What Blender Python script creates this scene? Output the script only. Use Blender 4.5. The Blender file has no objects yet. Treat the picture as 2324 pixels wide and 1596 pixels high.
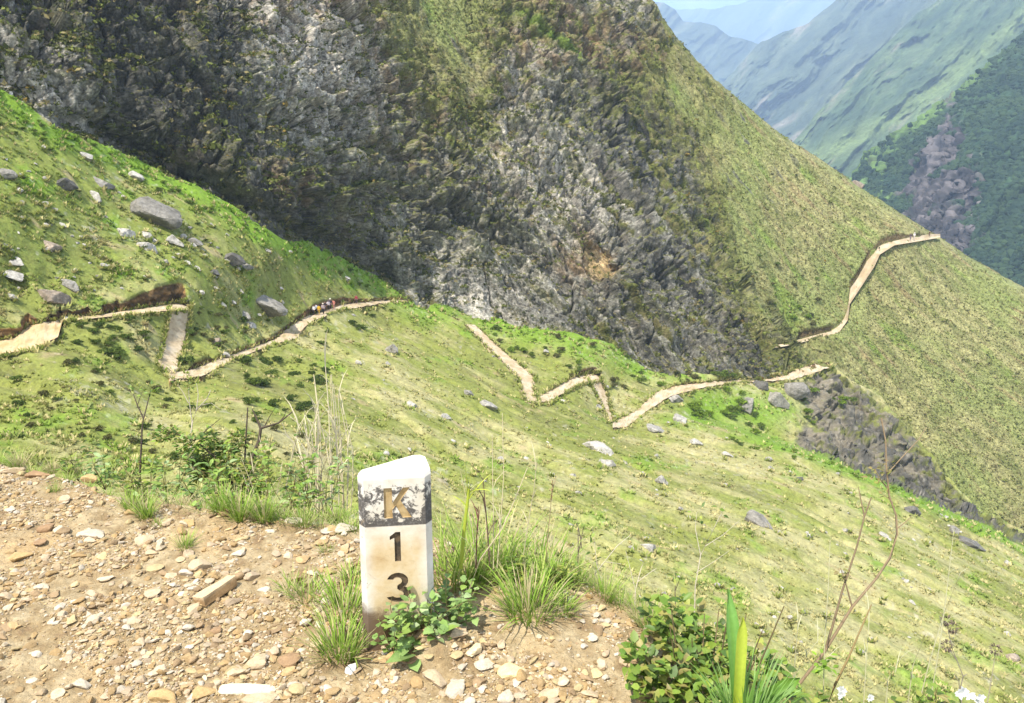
import bpy, math, random
import numpy as np
from mathutils import Vector, Matrix, Euler

random.seed(11)
RNG = np.random.default_rng(7)
scene = bpy.context.scene
COLL = scene.collection

# ---------------------------------------------------------------- camera model
# pixel coordinates below are those of a 2324 x 1596 view of the place; depth is metres along the view axis
FPX, CX, CY = 1723.0, 1162.0, 798.0
PITCH = math.radians(15.0)
CP, SP = math.cos(PITCH), math.sin(PITCH)
CAM = np.array([0.0, 0.0, 1.55])


def unproj(x, y, D):
    x = np.asarray(x, float); y = np.asarray(y, float); D = np.asarray(D, float)
    a = (x - CX) / FPX
    b = -(y - CY) / FPX
    return np.stack([D * a, D * (CP + b * SP), CAM[2] + D * (-SP + b * CP)], -1)


def zdir(y):
    return -SP - (np.asarray(y, float) - CY) / FPX * CP


def lin(c):
    return tuple(((v / 255.0) / 12.92) if v <= 10 else (((v / 255.0) + 0.055) / 1.055) ** 2.4 for v in c)


def L(*c):
    return np.array(lin(c))


# ---------------------------------------------------------------- noise
_prm = RNG.permutation(256).astype(np.int32)
PERM = np.concatenate([_prm, _prm, _prm])
_g = RNG.normal(size=(256, 3)); _g /= np.linalg.norm(_g, axis=1)[:, None]
GRAD = _g.astype(np.float32)
CELLP = RNG.random((256, 3)).astype(np.float32)


def perlin(P):
    P = np.asarray(P, np.float32)
    sh = P.shape[:-1]
    P = P.reshape(-1, 3)
    i = np.floor(P).astype(np.int32)
    f = P - i
    u = f * f * f * (f * (f * 6 - 15) + 10)
    i &= 255
    r = 0.0
    for dx in (0, 1):
        wx = u[:, 0] if dx else 1 - u[:, 0]
        hx = PERM[(i[:, 0] + dx) & 255]
        for dy in (0, 1):
            wy = wx * (u[:, 1] if dy else 1 - u[:, 1])
            hy = PERM[(hx + i[:, 1] + dy) & 255]
            for dz in (0, 1):
                w = wy * (u[:, 2] if dz else 1 - u[:, 2])
                g = GRAD[PERM[(hy + i[:, 2] + dz) & 255]]
                r = r + w * (g[:, 0] * (f[:, 0] - dx) + g[:, 1] * (f[:, 1] - dy) + g[:, 2] * (f[:, 2] - dz))
    return (r * 1.6).reshape(sh)


def fbm(P, oct=4, lac=2.1, gain=0.5):
    P = np.asarray(P, np.float32)
    a, s, t = 1.0, 0.0, 0.0
    for k in range(oct):
        s = s + a * perlin(P + 17.3 * k); t += a
        P = P * lac; a *= gain
    return s / t


def ridged(P, oct=4, lac=2.1, gain=0.5):
    P = np.asarray(P, np.float32)
    a, s, t = 1.0, 0.0, 0.0
    for k in range(oct):
        n = 1 - np.abs(perlin(P + 9.1 * k)) * 1.7
        s = s + a * n; t += a
        P = P * lac; a *= gain
    return s / t


def cells(P):
    """distance to the nearest and second nearest cell point, and a random number per cell"""
    P = np.asarray(P, np.float32); sh = P.shape[:-1]; P = P.reshape(-1, 3)
    i = np.floor(P).astype(np.int32); f = P - i
    d1 = np.full(len(P), 9.0, np.float32); d2 = d1.copy(); idv = np.zeros(len(P), np.int32)
    for dx in (-1, 0, 1):
        for dy in (-1, 0, 1):
            for dz in (-1, 0, 1):
                h = PERM[(PERM[(PERM[(i[:, 0] + dx) & 255] + i[:, 1] + dy) & 255] + i[:, 2] + dz) & 255]
                c = CELLP[h]
                d = (dx + c[:, 0] - f[:, 0]) ** 2 + (dy + c[:, 1] - f[:, 1]) ** 2 + (dz + c[:, 2] - f[:, 2]) ** 2
                m = d < d1
                d2 = np.where(m, d1, np.minimum(d2, d)); idv = np.where(m, h, idv); d1 = np.where(m, d, d1)
    return np.sqrt(d1).reshape(sh), np.sqrt(d2).reshape(sh), (PERM[idv & 255] / 255.0).astype(np.float32).reshape(sh)


TILT = RNG.normal(size=(256, 3)).astype(np.float32)


def facets(P):
    """broken rock: every cell is a flat facet with its own tilt and height; second result is the distance to the joint"""
    P = np.asarray(P, np.float32); sh = P.shape[:-1]; P = P.reshape(-1, 3)
    i = np.floor(P).astype(np.int32); f = P - i
    d1 = np.full(len(P), 9.0, np.float32); d2 = d1.copy(); val = np.zeros(len(P), np.float32)
    for dx in (-1, 0, 1):
        for dy in (-1, 0, 1):
            for dz in (-1, 0, 1):
                h = PERM[(PERM[(PERM[(i[:, 0] + dx) & 255] + i[:, 1] + dy) & 255] + i[:, 2] + dz) & 255]
                o = np.array([dx, dy, dz], np.float32) + CELLP[h] - f
                d = np.sum(o * o, 1)
                m = d < d1
                d2 = np.where(m, d1, np.minimum(d2, d))
                v = np.sum(o * TILT[h], 1) * 0.62 + (PERM[h] / 255.0 - 0.5) * 0.75
                val = np.where(m, v, val); d1 = np.where(m, d, d1)
    return val.reshape(sh), (np.sqrt(d2) - np.sqrt(d1)).reshape(sh)


def sstep(a, b, x):
    t = np.clip((x - a) / (b - a), 0, 1)
    return t * t * (3 - 2 * t)


def mixc(c0, c1, t):
    t = np.asarray(t)[..., None]
    return np.asarray(c0) * (1 - t) + np.asarray(c1) * t


class TPS:
    def __init__(self, pts, smooth=0.0):
        p = np.array([(a[0], a[1]) for a in pts], float) / 1000.0
        v = np.array([a[2] for a in pts], float)
        n = len(p)
        K = self.k(np.linalg.norm(p[:, None] - p[None], axis=2)) + np.eye(n) * smooth
        Q = np.hstack([np.ones((n, 1)), p])
        M = np.block([[K, Q], [Q.T, np.zeros((3, 3))]])
        s = np.linalg.solve(M, np.concatenate([v, np.zeros(3)]))
        self.p, self.w, self.a = p, s[:n], s[n:]

    @staticmethod
    def k(r):
        return np.where(r > 1e-9, r * r * np.log(np.maximum(r, 1e-9)), 0.0)

    def __call__(self, x, y):
        x = np.asarray(x, float) / 1000.0; y = np.asarray(y, float) / 1000.0
        x, y = np.broadcast_arrays(x, y)
        o = self.a[0] + self.a[1] * x + self.a[2] * y
        for (px, py), w in zip(self.p, self.w):
            o = o + w * self.k(np.hypot(x - px, y - py))
        return o


def poly(pts):
    xs = np.array([p[0] for p in pts], float); ys = np.array([p[1] for p in pts], float)
    return lambda x: np.interp(x, xs, ys)


# ---------------------------------------------------------------- object helpers
def tag(o, label=None, cat=None, group=None, kind=None):
    if label: o['label'] = label
    if cat: o['category'] = cat
    if group: o['group'] = group
    if kind: o['kind'] = kind
    return o


def empty(name, loc=(0, 0, 0), rz=0.0):
    o = bpy.data.objects.new(name, None); COLL.objects.link(o)
    o.location = loc; o.rotation_euler = (0, 0, rz); o.empty_display_size = 0.1
    return o


def mesh_np(name, V, F, mat, col=None, smooth=True, parent=None, link=True):
    """F: (n,k) int array or a list of such arrays"""
    me = bpy.data.meshes.new(name)
    V = np.asarray(V, np.float32).reshape(-1, 3)
    Fs = [np.asarray(f, np.int32) for f in (F if isinstance(F, list) else [F]) if len(f)]
    me.vertices.add(len(V)); me.vertices.foreach_set('co', V.ravel())
    me.loops.add(sum(f.size for f in Fs)); me.polygons.add(sum(len(f) for f in Fs))
    me.loops.foreach_set('vertex_index', np.concatenate([f.ravel() for f in Fs]))
    st, n0 = [], 0
    for f in Fs:
        st.append(n0 + np.arange(len(f)) * f.shape[1]); n0 += f.size
    me.polygons.foreach_set('loop_start', np.concatenate(st).astype(np.int32))
    me.polygons.foreach_set('use_smooth', np.full(len(me.polygons), bool(smooth)))
    me.update(calc_edges=True)
    me.validate()
    if col is not None:
        c = np.ones((len(V), 4), np.float32); c[:, :3] = np.asarray(col, np.float32).reshape(-1, 3)
        at = me.color_attributes.new('Col', 'FLOAT_COLOR', 'POINT'); at.data.foreach_set('color', c.ravel())
    if mat: me.materials.append(mat)
    if not link: return me
    o = bpy.data.objects.new(name, me); COLL.objects.link(o)
    if parent: o.parent = parent
    return o


def grid_faces(r, c):
    i = np.arange(r * c, dtype=np.int32).reshape(r, c)
    return np.stack([i[:-1, :-1], i[1:, :-1], i[1:, 1:], i[:-1, 1:]], -1).reshape(-1, 4)


class MB:
    """collects shapes, then links them as ONE mesh object"""
    def __init__(self):
        self.V, self.F3, self.F4, self.C, self.n = [], [], [], [], 0

    def add(self, V, F, col=(1, 1, 1)):
        V = np.asarray(V, float).reshape(-1, 3)
        F = np.asarray(F, np.int32)
        (self.F3 if F.shape[1] == 3 else self.F4).append(F + self.n)
        c = np.asarray(col, float)
        self.C.append(np.broadcast_to(c, (len(V), 3)) if c.ndim == 1 else c)
        self.V.append(V); self.n += len(V)

    def tube(self, pts, radii, col=(1, 1, 1), n=6):
        pts = [np.asarray(p, float) for p in pts]
        rings = []
        for k, p in enumerate(pts):
            t = pts[min(k + 1, len(pts) - 1)] - pts[max(k - 1, 0)]
            t = t / (np.linalg.norm(t) + 1e-9)
            a = np.cross(t, (0, 0, 1) if abs(t[2]) < 0.9 else (1, 0, 0)); a /= np.linalg.norm(a)
            b = np.cross(t, a)
            th = np.linspace(0, 2 * np.pi, n, endpoint=False)
            rings.append(p + radii[k] * (np.cos(th)[:, None] * a + np.sin(th)[:, None] * b))
        V = np.concatenate(rings); F = []
        for k in range(len(pts) - 1):
            for j in range(n):
                F.append((k * n + j, k * n + (j + 1) % n, (k + 1) * n + (j + 1) % n, (k + 1) * n + j))
        self.add(V, F, col)

    def blade(self, base, az, lean, length, width, droop=0.6, col=(1, 1, 1), tip=None, seg=4, fold=0.25):
        """a grass blade: leaves the ground at angle lean from vertical, bends over by droop"""
        p = np.asarray(base, float).copy(); h = np.array([math.cos(az), math.sin(az), 0.0]); s = np.array([-h[1], h[0], 0.0])
        V, C = [], []
        c0 = np.asarray(col, float); c1 = np.asarray(tip if tip is not None else col, float)
        for k in range(seg + 1):
            t = k / seg
            w = width * 0.5 * (0.55 + 0.9 * t if t < 0.35 else (1 - (t - 0.35) / 0.65) ** 0.75 * 0.87) + 1e-5
            up = np.array([0, 0, 1.0])
            V += [p - s * w, p + up * 0 - h * w * fold, p + s * w]
            C += [c0 * (1 - t) + c1 * t] * 3
            a = lean + droop * t * 1.2
            p = p + (h * math.sin(a) + np.array([0, 0, math.cos(a)])) * length / seg
        F = []
        for k in range(seg):
            a = 3 * k
            F += [(a, a + 1, a + 4, a + 3), (a + 1, a + 2, a + 5, a + 4)]
        self.add(V, F, np.array(C))

    def leaf(self, base, d, nrm, length, width, col=(1, 1, 1), curl=0.12, stalk=0.0):
        base = np.asarray(base, float); d = np.asarray(d, float); d = d / (np.linalg.norm(d) + 1e-9)
        s = np.cross(d, nrm); s = s / (np.linalg.norm(s) + 1e-9); u = np.cross(s, d)
        b = base + d * stalk
        q = lambda a, w, h: b + d * a * length + s * w * width * 0.5 + u * h * length
        V = [q(0, 0, 0), q(.28, -.85, curl * .5), q(.28, 0, -.02), q(.28, .85, curl * .5), q(.62, -.8, curl * .3), q(.62, 0, -.04), q(.62, .8, curl * .3), q(1, 0, -curl)]
        self.add(V, [(0, 2, 1), (0, 3, 2), (4, 5, 7), (5, 6, 7)], col)
        n0 = self.n - 8
        self.F4.append(np.array([(1, 2, 5, 4), (2, 3, 6, 5)], np.int32) + n0)

    def build(self, name, mat, parent=None, smooth=True, link=True):
        V = np.concatenate(self.V); F = []
        if self.F3: F.append(np.concatenate(self.F3))
        if self.F4: F.append(np.concatenate(self.F4))
        return mesh_np(name, V, F, mat, np.concatenate(self.C), smooth, parent, link)


# ---------------------------------------------------------------- materials
def new_mat(name):
    m = bpy.data.materials.new(name); m.use_nodes = True
    nt = m.node_tree
    for n in list(nt.nodes): nt.nodes.remove(n)
    out = nt.nodes.new('ShaderNodeOutputMaterial')
    return m, nt, out


def N(nt, t, **kw):
    n = nt.nodes.new(t)
    for k, v in kw.items(): setattr(n, k, v)
    return n


def noise_node(nt, vec, scale, detail=4, rough=0.55, dist=0.0):
    n = N(nt, 'ShaderNodeTexNoise'); n.inputs['Scale'].default_value = scale; n.inputs['Detail'].default_value = detail
    n.inputs['Roughness'].default_value = rough; n.inputs['Distortion'].default_value = dist
    nt.links.new(vec, n.inputs['Vector']); return n


def ramp(nt, fac, stops):
    r = N(nt, 'ShaderNodeValToRGB'); e = r.color_ramp.elements
    while len(e) < len(stops): e.new(0.5)
    for k, (p, c) in enumerate(stops):
        e[k].position = p; e[k].color = (*c, 1) if len(c) == 3 else c
    nt.links.new(fac, r.inputs['Fac']); return r


def mixn(nt, a, b, fac, mode='MIX'):
    m = N(nt, 'ShaderNodeMix', data_type='RGBA', blend_type=mode)
    for sock, v in ((m.inputs[0], fac), (m.inputs[6], a), (m.inputs[7], b)):
        if hasattr(v, 'is_output'): nt.links.new(v, sock)
        elif isinstance(v, (int, float)): sock.default_value = v
        else: sock.default_value = (*v, 1)
    return m.outputs[2]


def col_mat(name, rough=0.9, var=((0.5, 0.35),), bump=((3.0, 0.3, 0.1),), translucent=0.0, spec=0.2):
    """colour from the mesh's own Col attribute, broken up by noise at the scales of var, bumped at the scales of bump"""
    m, nt, out = new_mat(name)
    at = N(nt, 'ShaderNodeAttribute', attribute_name='Col')
    geo = N(nt, 'ShaderNodeNewGeometry')
    c = at.outputs['Color']
    for sc, amt in var:
        n = noise_node(nt, geo.outputs['Position'], sc, 5, 0.65)
        r = ramp(nt, n.outputs['Fac'], [(0.25, (1 - amt,) * 3), (0.5, (1, 1, 1)), (0.75, (1 + amt,) * 3)])
        c = mixn(nt, c, r.outputs['Color'], 1.0, 'MULTIPLY')
    b = N(nt, 'ShaderNodeBsdfPrincipled')
    b.inputs['Roughness'].default_value = rough
    b.inputs['Specular IOR Level'].default_value = spec
    nt.links.new(c, b.inputs['Base Color'])
    prev = None
    for sc, st, di in bump:
        n = noise_node(nt, geo.outputs['Position'], sc, 6, 0.65)
        bp = N(nt, 'ShaderNodeBump'); bp.inputs['Strength'].default_value = st; bp.inputs['Distance'].default_value = di
        nt.links.new(n.outputs['Fac'], bp.inputs['Height'])
        if prev: nt.links.new(prev.outputs['Normal'], bp.inputs['Normal'])
        prev = bp
    if prev: nt.links.new(prev.outputs['Normal'], b.inputs['Normal'])
    sh = b.outputs[0]
    if translucent:
        t = N(nt, 'ShaderNodeBsdfTranslucent'); nt.links.new(c, t.inputs['Color'])
        mx = N(nt, 'ShaderNodeMixShader'); mx.inputs[0].default_value = translucent
        nt.links.new(sh, mx.inputs[1]); nt.links.new(t.outputs[0], mx.inputs[2]); sh = mx.outputs[0]
    nt.links.new(sh, out.inputs['Surface'])
    return m


M_HILL = col_mat('grass_slope', 0.95, ((1.3, 0.35), (5.0, 0.3)), ((2.5, 0.6, 0.25), (9.0, 0.5, 0.08)))
M_ROCKFACE = col_mat('rock_face', 0.92, ((0.45, 0.25), (1.1, 0.5), (3.0, 0.5)), ((0.9, 0.8, 0.9), (2.6, 0.9, 0.4)))
M_FAR = col_mat('far_slope', 0.95, ((0.012, 0.25), (0.04, 0.3), (0.12, 0.4)), ((0.06, 0.5, 6.0),))
M_PATH = col_mat('trodden_dirt', 0.95, ((0.8, 0.15), (4.0, 0.18)), ((3.0, 0.4, 0.08),))
M_GRASS = col_mat('grass_blades', 0.7, (), (), translucent=0.35)
M_LEAF = col_mat('leaves', 0.5, ((60.0, 0.15),), (), translucent=0.3, spec=0.4)
M_FARLEAF = col_mat('shrub_leaves', 0.8, (), (), translucent=0.25)
M_STEM = col_mat('stems', 0.85, ((90.0, 0.25),), ((150.0, 0.4, 0.002),))
M_SOIL = col_mat('gravelly_soil', 0.95, ((3.0, 0.12), (22.0, 0.2), (90.0, 0.22)), ((35.0, 0.6, 0.02), (140.0, 0.6, 0.006)))
M_PEBBLE = col_mat('pebbles', 0.85, ((40.0, 0.16), (160.0, 0.14)), ((90.0, 0.4, 0.004),))
M_BOULDER = col_mat('boulder_rock', 0.9, ((1.2, 0.35), (5.0, 0.35)), ((2.0, 0.7, 0.3), (8.0, 0.6, 0.08)))
M_CLOTH = col_mat('cloth', 0.9, (), ())

# ================================================================ TERRAIN
XS = np.concatenate([np.linspace(-800, -64, 60), np.arange(-60, 2390, 2.35), np.linspace(2394, 3100, 60)])

# ---- hillside (the near grassy slope with the trail)
contact = poly([(-800, -260), (-60, 165), (0, 203), (60, 240), (130, 290), (215, 318), (300, 352), (400, 405), (470, 432), (560, 490), (640, 535),
                (700, 548), (760, 575), (830, 615), (880, 640), (905, 668), (960, 700), (1010, 690), (1060, 690), (1120, 715), (1180, 735), (1250, 745), (1320, 760),
                (1400, 790), (1450, 812), (1520, 838), (1600, 852), (1650, 858), (1700, 856), (1780, 846), (1820, 830), (1850, 822), (1885, 824),
                (1930, 862), (2000, 900), (2060, 968), (2120, 1042), (2180, 1112), (2232, 1160), (2324, 1206), (2500, 1290), (3100, 1500)])
ledge_px = poly([(-800, 1010), (0, 1058), (150, 1085), (300, 1140), (500, 1165), (640, 1180), (800, 1195), (1000, 1235), (1200, 1290), (1330, 1335), (1450, 1392), (1510, 1450), (1570, 1530), (1620, 1600), (1800, 1800), (3100, 2100)])
A_CTRL = [(-800, 800, 42), (-300, 800, 63), (0, 800, 75), (0, 1050, 54), (400, 1100, 56), (800, 1190, 58), (-300, 1300, 30), (400, 1400, 38), (1000, 1400, 46),
          (0, 200, 103), (-300, 0, 93), (-300, 400, 80), (0, 500, 87), (-800, 0, 68), (200, 745, 85), (390, 700, 96), (380, 840, 88), (300, 420, 112), (450, 440, 121), (250, 600, 95),
          (600, 600, 122), (600, 780, 113), (740, 710, 134), (700, 560, 141), (900, 660, 166), (1063, 744, 166), (1200, 905, 142), (1345, 855, 160),
          (1385, 950, 150), (1599, 875, 172), (1800, 860, 186), (1880, 830, 197), (700, 950, 84), (1000, 1000, 98), (1360, 1020, 122), (1450, 1390, 66),
          (1700, 1180, 104), (2000, 1300, 104), (2324, 1250, 148), (2324, 1596, 80), (1900, 1050, 150), (1700, 980, 158), (3000, 1600, 120), (2600, 1800, 75),
          (1500, 1800, 40), (800, 1700, 26), (1300, 780, 168), (500, 1000, 64), (200, 900, 68), (1800, 1596, 62)]
tpsA = TPS([(x, y, 1.0 / d) for x, y, d in A_CTRL], 1e-5)

# the bluff of rock below the far end of the near trail: it stands back behind the crest of the grass slope
crest = poly([(1500, 905), (1600, 960), (1700, 985), (1800, 1012), (1880, 1040), (1960, 1075), (2050, 1112), (2150, 1160), (2260, 1205), (2330, 1240), (2600, 1370), (3100, 1600)])
tpsBluff = TPS([(1500, 880, 1 / 164.), (1600, 870, 1 / 172.), (1600, 960, 1 / 165.), (1880, 830, 1 / 197.), (1900, 950, 1 / 186.), (2000, 900, 1 / 192.), (2000, 1050, 1 / 176.), (2120, 1040, 1 / 181.),
                (2100, 1130, 1 / 172.), (2230, 1160, 1 / 172.), (2324, 1206, 1 / 170.), (2324, 1300, 1 / 160.), (1800, 860, 1 / 186.), (1800, 1000, 1 / 170.), (3100, 1500, 1 / 170.)], 1e-5)

# legs of the trail that run along the slope: lower edge, upper edge; they are benches cut into the slope
LEGS = [
    ([(-300, 850), (0, 806), (75, 795), (132, 766), (142, 731), (263, 719), (384, 706), (430, 702)],
     [(-300, 800), (0, 774), (36, 768), (58, 742), (135, 727), (263, 710), (387, 691), (430, 688)], 60),
    ([(384, 868), (402, 862), (457, 856), (519, 824), (599, 790), (672, 770), (684, 752), (708, 730), (775, 705), (864, 690), (925, 686)],
     [(384, 852), (402, 846), (428, 842), (512, 811), (621, 772), (643, 754), (687, 722), (716, 713), (753, 699), (775, 692), (864, 683), (925, 680)], 55),
    ([(1206, 914), (1217, 914), (1246, 912), (1294, 884), (1323, 870), (1364, 862)], [(1206, 905), (1217, 902), (1246, 888), (1301, 857), (1330, 850), (1364, 848)], 40),
    ([(1390, 972), (1422, 970), (1465, 936), (1520, 900), (1599, 880), (1667, 869), (1742, 866), (1804, 861), (1875, 838), (1890, 834)],
     [(1390, 962), (1400, 954), (1447, 932), (1484, 893), (1538, 875), (1599, 869), (1667, 863), (1742, 858), (1787, 850), (1835, 822), (1890, 826)], 40),
]
# legs that go straight down the slope: left edge and right edge as x over y
DOWN = [
    ([(690, 384), (707, 387), (760, 376), (800, 366), (832, 358), (862, 392)], [(690, 430), (707, 428), (760, 420), (800, 412), (832, 402), (862, 430)]),
    ([(738, 1058), (744, 1063), (800, 1118), (857, 1177), (901, 1190), (916, 1204)], [(738, 1078), (744, 1083), (800, 1144), (857, 1211), (886, 1208), (916, 1222)]),
    ([(852, 1330), (871, 1341), (904, 1358), (948, 1377), (960, 1384)], [(852, 1358), (864, 1360), (893, 1374), (948, 1388), (960, 1392)]),
]


def depthA0(x, y):
    w = np.maximum(tpsA(x, y), 1 / 400.)
    D = 1 / w
    wb = np.maximum(tpsBluff(x, y), 1 / 300.)
    t = sstep(10, -14, y - crest(x)) * sstep(1470, 1640, x)
    return D * (1 - t) + np.maximum(D, 1 / wb) * t


def depthA(x, y):
    """depth of the hillside with the trail benches cut in; second result: how much was cut above the trail, third: on the trail"""
    D = depthA0(x, y)
    cut = np.zeros_like(D); on = np.zeros_like(D)
    for lo, up, reach in LEGS:
        xl, xh = lo[0][0], lo[-1][0]
        m = (x > xl) & (x < xh)
        if not m.any(): continue
        yl, yu = poly(lo)(x), poly(up)(x)
        jit = 5.0 * perlin(np.stack([x / 22.0, 0 * x + 3.3, 0 * x + lo[0][1]], -1))
        m &= (y < yl) & (y > yu - reach)
        Dl = depthA0(x[m], yl[m]); Du = depthA0(x[m], yu[m])
        extra = (2.3 if xl < 500 else 0.7) * np.clip(0.85 + 0.9 * fbm(np.stack([x[m] / 40., 0 * x[m] + lo[0][1], 0 * x[m]], -1), 3), .2, 1.5)
        Din = np.maximum(np.minimum(Dl * zdir(yl[m]) / zdir(yu[m]), Dl + 5.0), Du + extra * sstep(0, 25, np.minimum(x[m] - xl if xl > 0 else 99.0, xh - x[m])))
        above = np.clip((yu[m] - y[m] + jit[m]) / (reach * 0.55), 0, 1)
        Db = np.where(y[m] >= yu[m], Dl + (Din - Dl) * np.clip((yl[m] - y[m]) / np.maximum(yl[m] - yu[m], 1), 0, 1), Din * (1 - 0.004 * above))
        tap = sstep(0, 22, np.minimum(x[m] - xl, xh - x[m])) if xl > 0 else sstep(0, 30, xh - x[m])
        Dn = D[m] + (np.maximum(D[m], Db) - D[m]) * np.where(y[m] < yu[m], tap, 1)
        c = np.where(y[m] < yu[m], Dn - D[m], 0)
        cut[m] = np.maximum(cut[m], c); on[m] = np.maximum(on[m], (y[m] >= yu[m]) * 1.0)
        D[m] = Dn
    return D, cut, on


def down_mask(x, y, grow=0.0):
    o = np.zeros_like(x)
    for le, ri in DOWN:
        ly = [p[0] for p in le]
        m = (y > ly[0]) & (y < ly[-1])
        a = np.interp(y, ly, [p[1] for p in le]); b = np.interp(y, [p[0] for p in ri], [p[1] for p in ri])
        o = np.maximum(o, m * sstep(-4 - grow, 2 - grow, np.minimum(x - a, b - x)))
    return o


def normals(P):
    du = np.gradient(P, axis=1); dv = np.gradient(P, axis=0)
    n = np.cross(du, dv); n /= (np.linalg.norm(n, axis=2, keepdims=True) + 1e-9)
    s = np.sign(np.sum(n * (CAM - P), axis=2, keepdims=True)); s[s == 0] = 1
    return n * s


class Sheet:
    """a terrain surface: rows run down, columns across; remembers where it lies so that things can be set on it"""
    def find(self, x, y):
        c = int(np.clip(np.searchsorted(self.xs, x), 1, len(self.xs) - 1))
        r = int(np.clip(np.searchsorted(self.Y[:, c], y), 1, self.Y.shape[0] - 1))
        return r, c

    def at(self, x, y):
        r, c = self.find(x, y); return self.P[r, c].copy()


def build_hillside():
    S = Sheet(); S.xs = XS
    top = contact(XS) + 5.0 * fbm(np.stack([XS / 60., XS * 0, XS * 0], -1), 4) * np.where(XS < 1880, 1, 0.5)
    yend = np.maximum(ledge_px(XS) + 30, top + 200)
    v = np.linspace(0, 1, 430)[:, None]
    Y = top + v * (np.minimum(yend, 1660) - top)
    v2 = np.linspace(0, 1, 30)[1:, None]
    Y = np.vstack([Y, Y[-1] + v2 ** 1.5 * (2300 - Y[-1])])
    X = np.broadcast_to(XS, Y.shape)
    D, cut, on = depthA(X, Y)
    P = unproj(X, Y, D)
    dm = down_mask(X, Y, 3)
    quiet = np.maximum(np.maximum(on, dm), sstep(0, 0.5, cut))
    amp = 1 - quiet * 0.95
    # bluff rock mask
    bl = sstep(6, -10, Y - crest(X)) * sstep(1560, 1700, X)
    rock = bl * sstep(1770, 1890, X + 60 * fbm(P / 9.0, 3)) * sstep(-16, 14, (Y - contact(X)) - 9 + 14 * fbm(P / 4.0 + 5, 3))
    rock = np.clip(rock, 0, 1)
    gul = ridged(np.stack([(P[..., 1] + 0.3 * P[..., 0]) / 9.0, P[..., 0] / 45.0, P[..., 2] * 0], -1) + 0.3 * fbm(P / 20., 2)[..., None], 3)
    bumps = -0.9 * sstep(0.62, 0.95, gul) + 0.55 * fbm(P / np.array([14, 14, 14.]), 4) * 2 + 0.16 * fbm(P / 1.6 + 40, 3)
    P[..., 2] += bumps * amp * (1 - rock * 0.4)
    nrm = normals(P)
    f1, f2, cid = cells(P / np.array([3.0, 3.0, 4.5]) + 0.5 * fbm(P / 3.0, 2)[..., None])
    fv, fe = facets(P / np.array([4.2, 4.2, 5.5]) + 0.35 * fbm(P / 3.0, 2)[..., None])
    fv2, fe2 = facets(P / 1.7 + 4)
    rk = 3.2 * (ridged(P / np.array([12., 12., 5.]) + 3, 4) - 0.5) + 1.6 * fv + 0.7 * fv2 - 1.0 * sstep(.12, 0, fe) + 0.5 * fbm(P / 1.0, 3)
    P += nrm * (rk * rock)[..., None]
    # cut bank above the trail: crumbly earth
    bank = sstep(0.25, 0.6, cut)
    P += nrm * (bank * (0.5 * (ridged(P / 1.3, 3) - 0.5) + 0.25 * fbm(P / 0.5, 2)))[..., None]
    # colours (what the surface is: grass, dry grass, earth, rock)
    big = fbm(P / 26.0 + 2, 4); mid = fbm(P / 6.0 + 11, 4); fine = fbm(P / np.array([1.1, 1.1, 1.1]) + 23, 3)
    # streaks that run down the slope
    q = np.stack([(P[..., 1] + 0.3 * P[..., 0]) / 3.6, P[..., 0] / 26.0, P[..., 2] * 0], -1) + 0.25 * fbm(P / 7.0, 2)[..., None]
    streak = fbm(q, 4)
    g_mid, g_dry, g_lush, g_olive = np.array([.190, .208, .048]), np.array([.325, .295, .135]), np.array([.140, .235, .022]), np.array([.130, .130, .040])
    c = mixc(g_mid, g_dry, sstep(-0.12, 0.42, mid * 0.6 + streak * 0.42 + big * 0.5 + 0.16 * sstep(800, 2000, X + Y * 0.3 - 300)))
    c = mixc(c, g_olive, 0.75 * sstep(0.0, 0.42, -streak * 0.35 - big * 0.7 + 0.3 * fine + 0.25 * mid))
    lush = sstep(0.12, 0.5, fbm(P / 9.0 + 71, 4) + 0.25 * fine) * sstep(0.0, 0.3, 0.5 - big)
    near_cliff = sstep(70, 8, Y - contact(X) + 18 * mid) * sstep(1700, 1400, X)
    edge = sstep(26, 6, np.abs(Y - crest(X) - 6) + 10 * mid) * sstep(1600, 1750, X)
    upl = sstep(900, 300, X) * sstep(760, 560, Y) * 0.35
    wet = sstep(0.25, 0.05, np.hypot((X - 1680) / 900., (Y - 930) / 260.) + 0.06 * mid)
    c = mixc(c, g_lush, np.clip(0.75 * lush + 0.9 * near_cliff + 0.9 * edge + upl * (0.5 + fine) + 0.9 * wet, 0, 0.92))
    # bare earthy scars
    bare = sstep(0.30, 0.5, fbm(np.stack([P[..., 0] / 8., P[..., 1] / 3.4, P[..., 2] / 5.], -1) + 91, 4) + 0.12 * fine)
    c = mixc(c, np.array([.36, .27, .155]), bare * 0.6)
    stony = sstep(0.3, 0.62, fine + 0.5 * fbm(P / 12. + 55, 3)) * 0.45
    c = mixc(c, np.array([.40, .37, .30]), stony)
    earth = mixc(np.array([.075, .046, .022]), np.array([.32, .185, .075]), sstep(-0.1, 0.45, fbm(P / np.array([2.5, 2.5, 0.8]) + 7, 3) + 0.5 * sstep(120, 0, X)))
    earth = mixc(earth, np.array([.045, .040, .022]), 0.6 * sstep(0, 0.4, fine))
    c = mixc(c, earth, np.maximum(bank, on))
    c = mixc(c, np.array([.36, .27, .17]), dm)
    rc = mixc(np.array([.075, .071, .060]), np.array([.18, .155, .11]), sstep(-0.2, 0.4, fbm(P / 5.0 + 3, 4) + 0.2 * (1050 - Y) / 150))
    rc = mixc(rc, np.array([.28, .25, .2]), 0.6 * sstep(0.15, 0.5, fine + mid * 0.5) )
    rc = mixc(rc, np.array([.13, .14, .03]), 0.85 * sstep(0.04, 0.3, fbm(P / 3.0 + 31, 4) + 0.4 * sstep(45, 5, Y - contact(X))))
    c = mixc(c, rc, sstep(0.25, 0.6, rock + 0.25 * fine))
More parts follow.
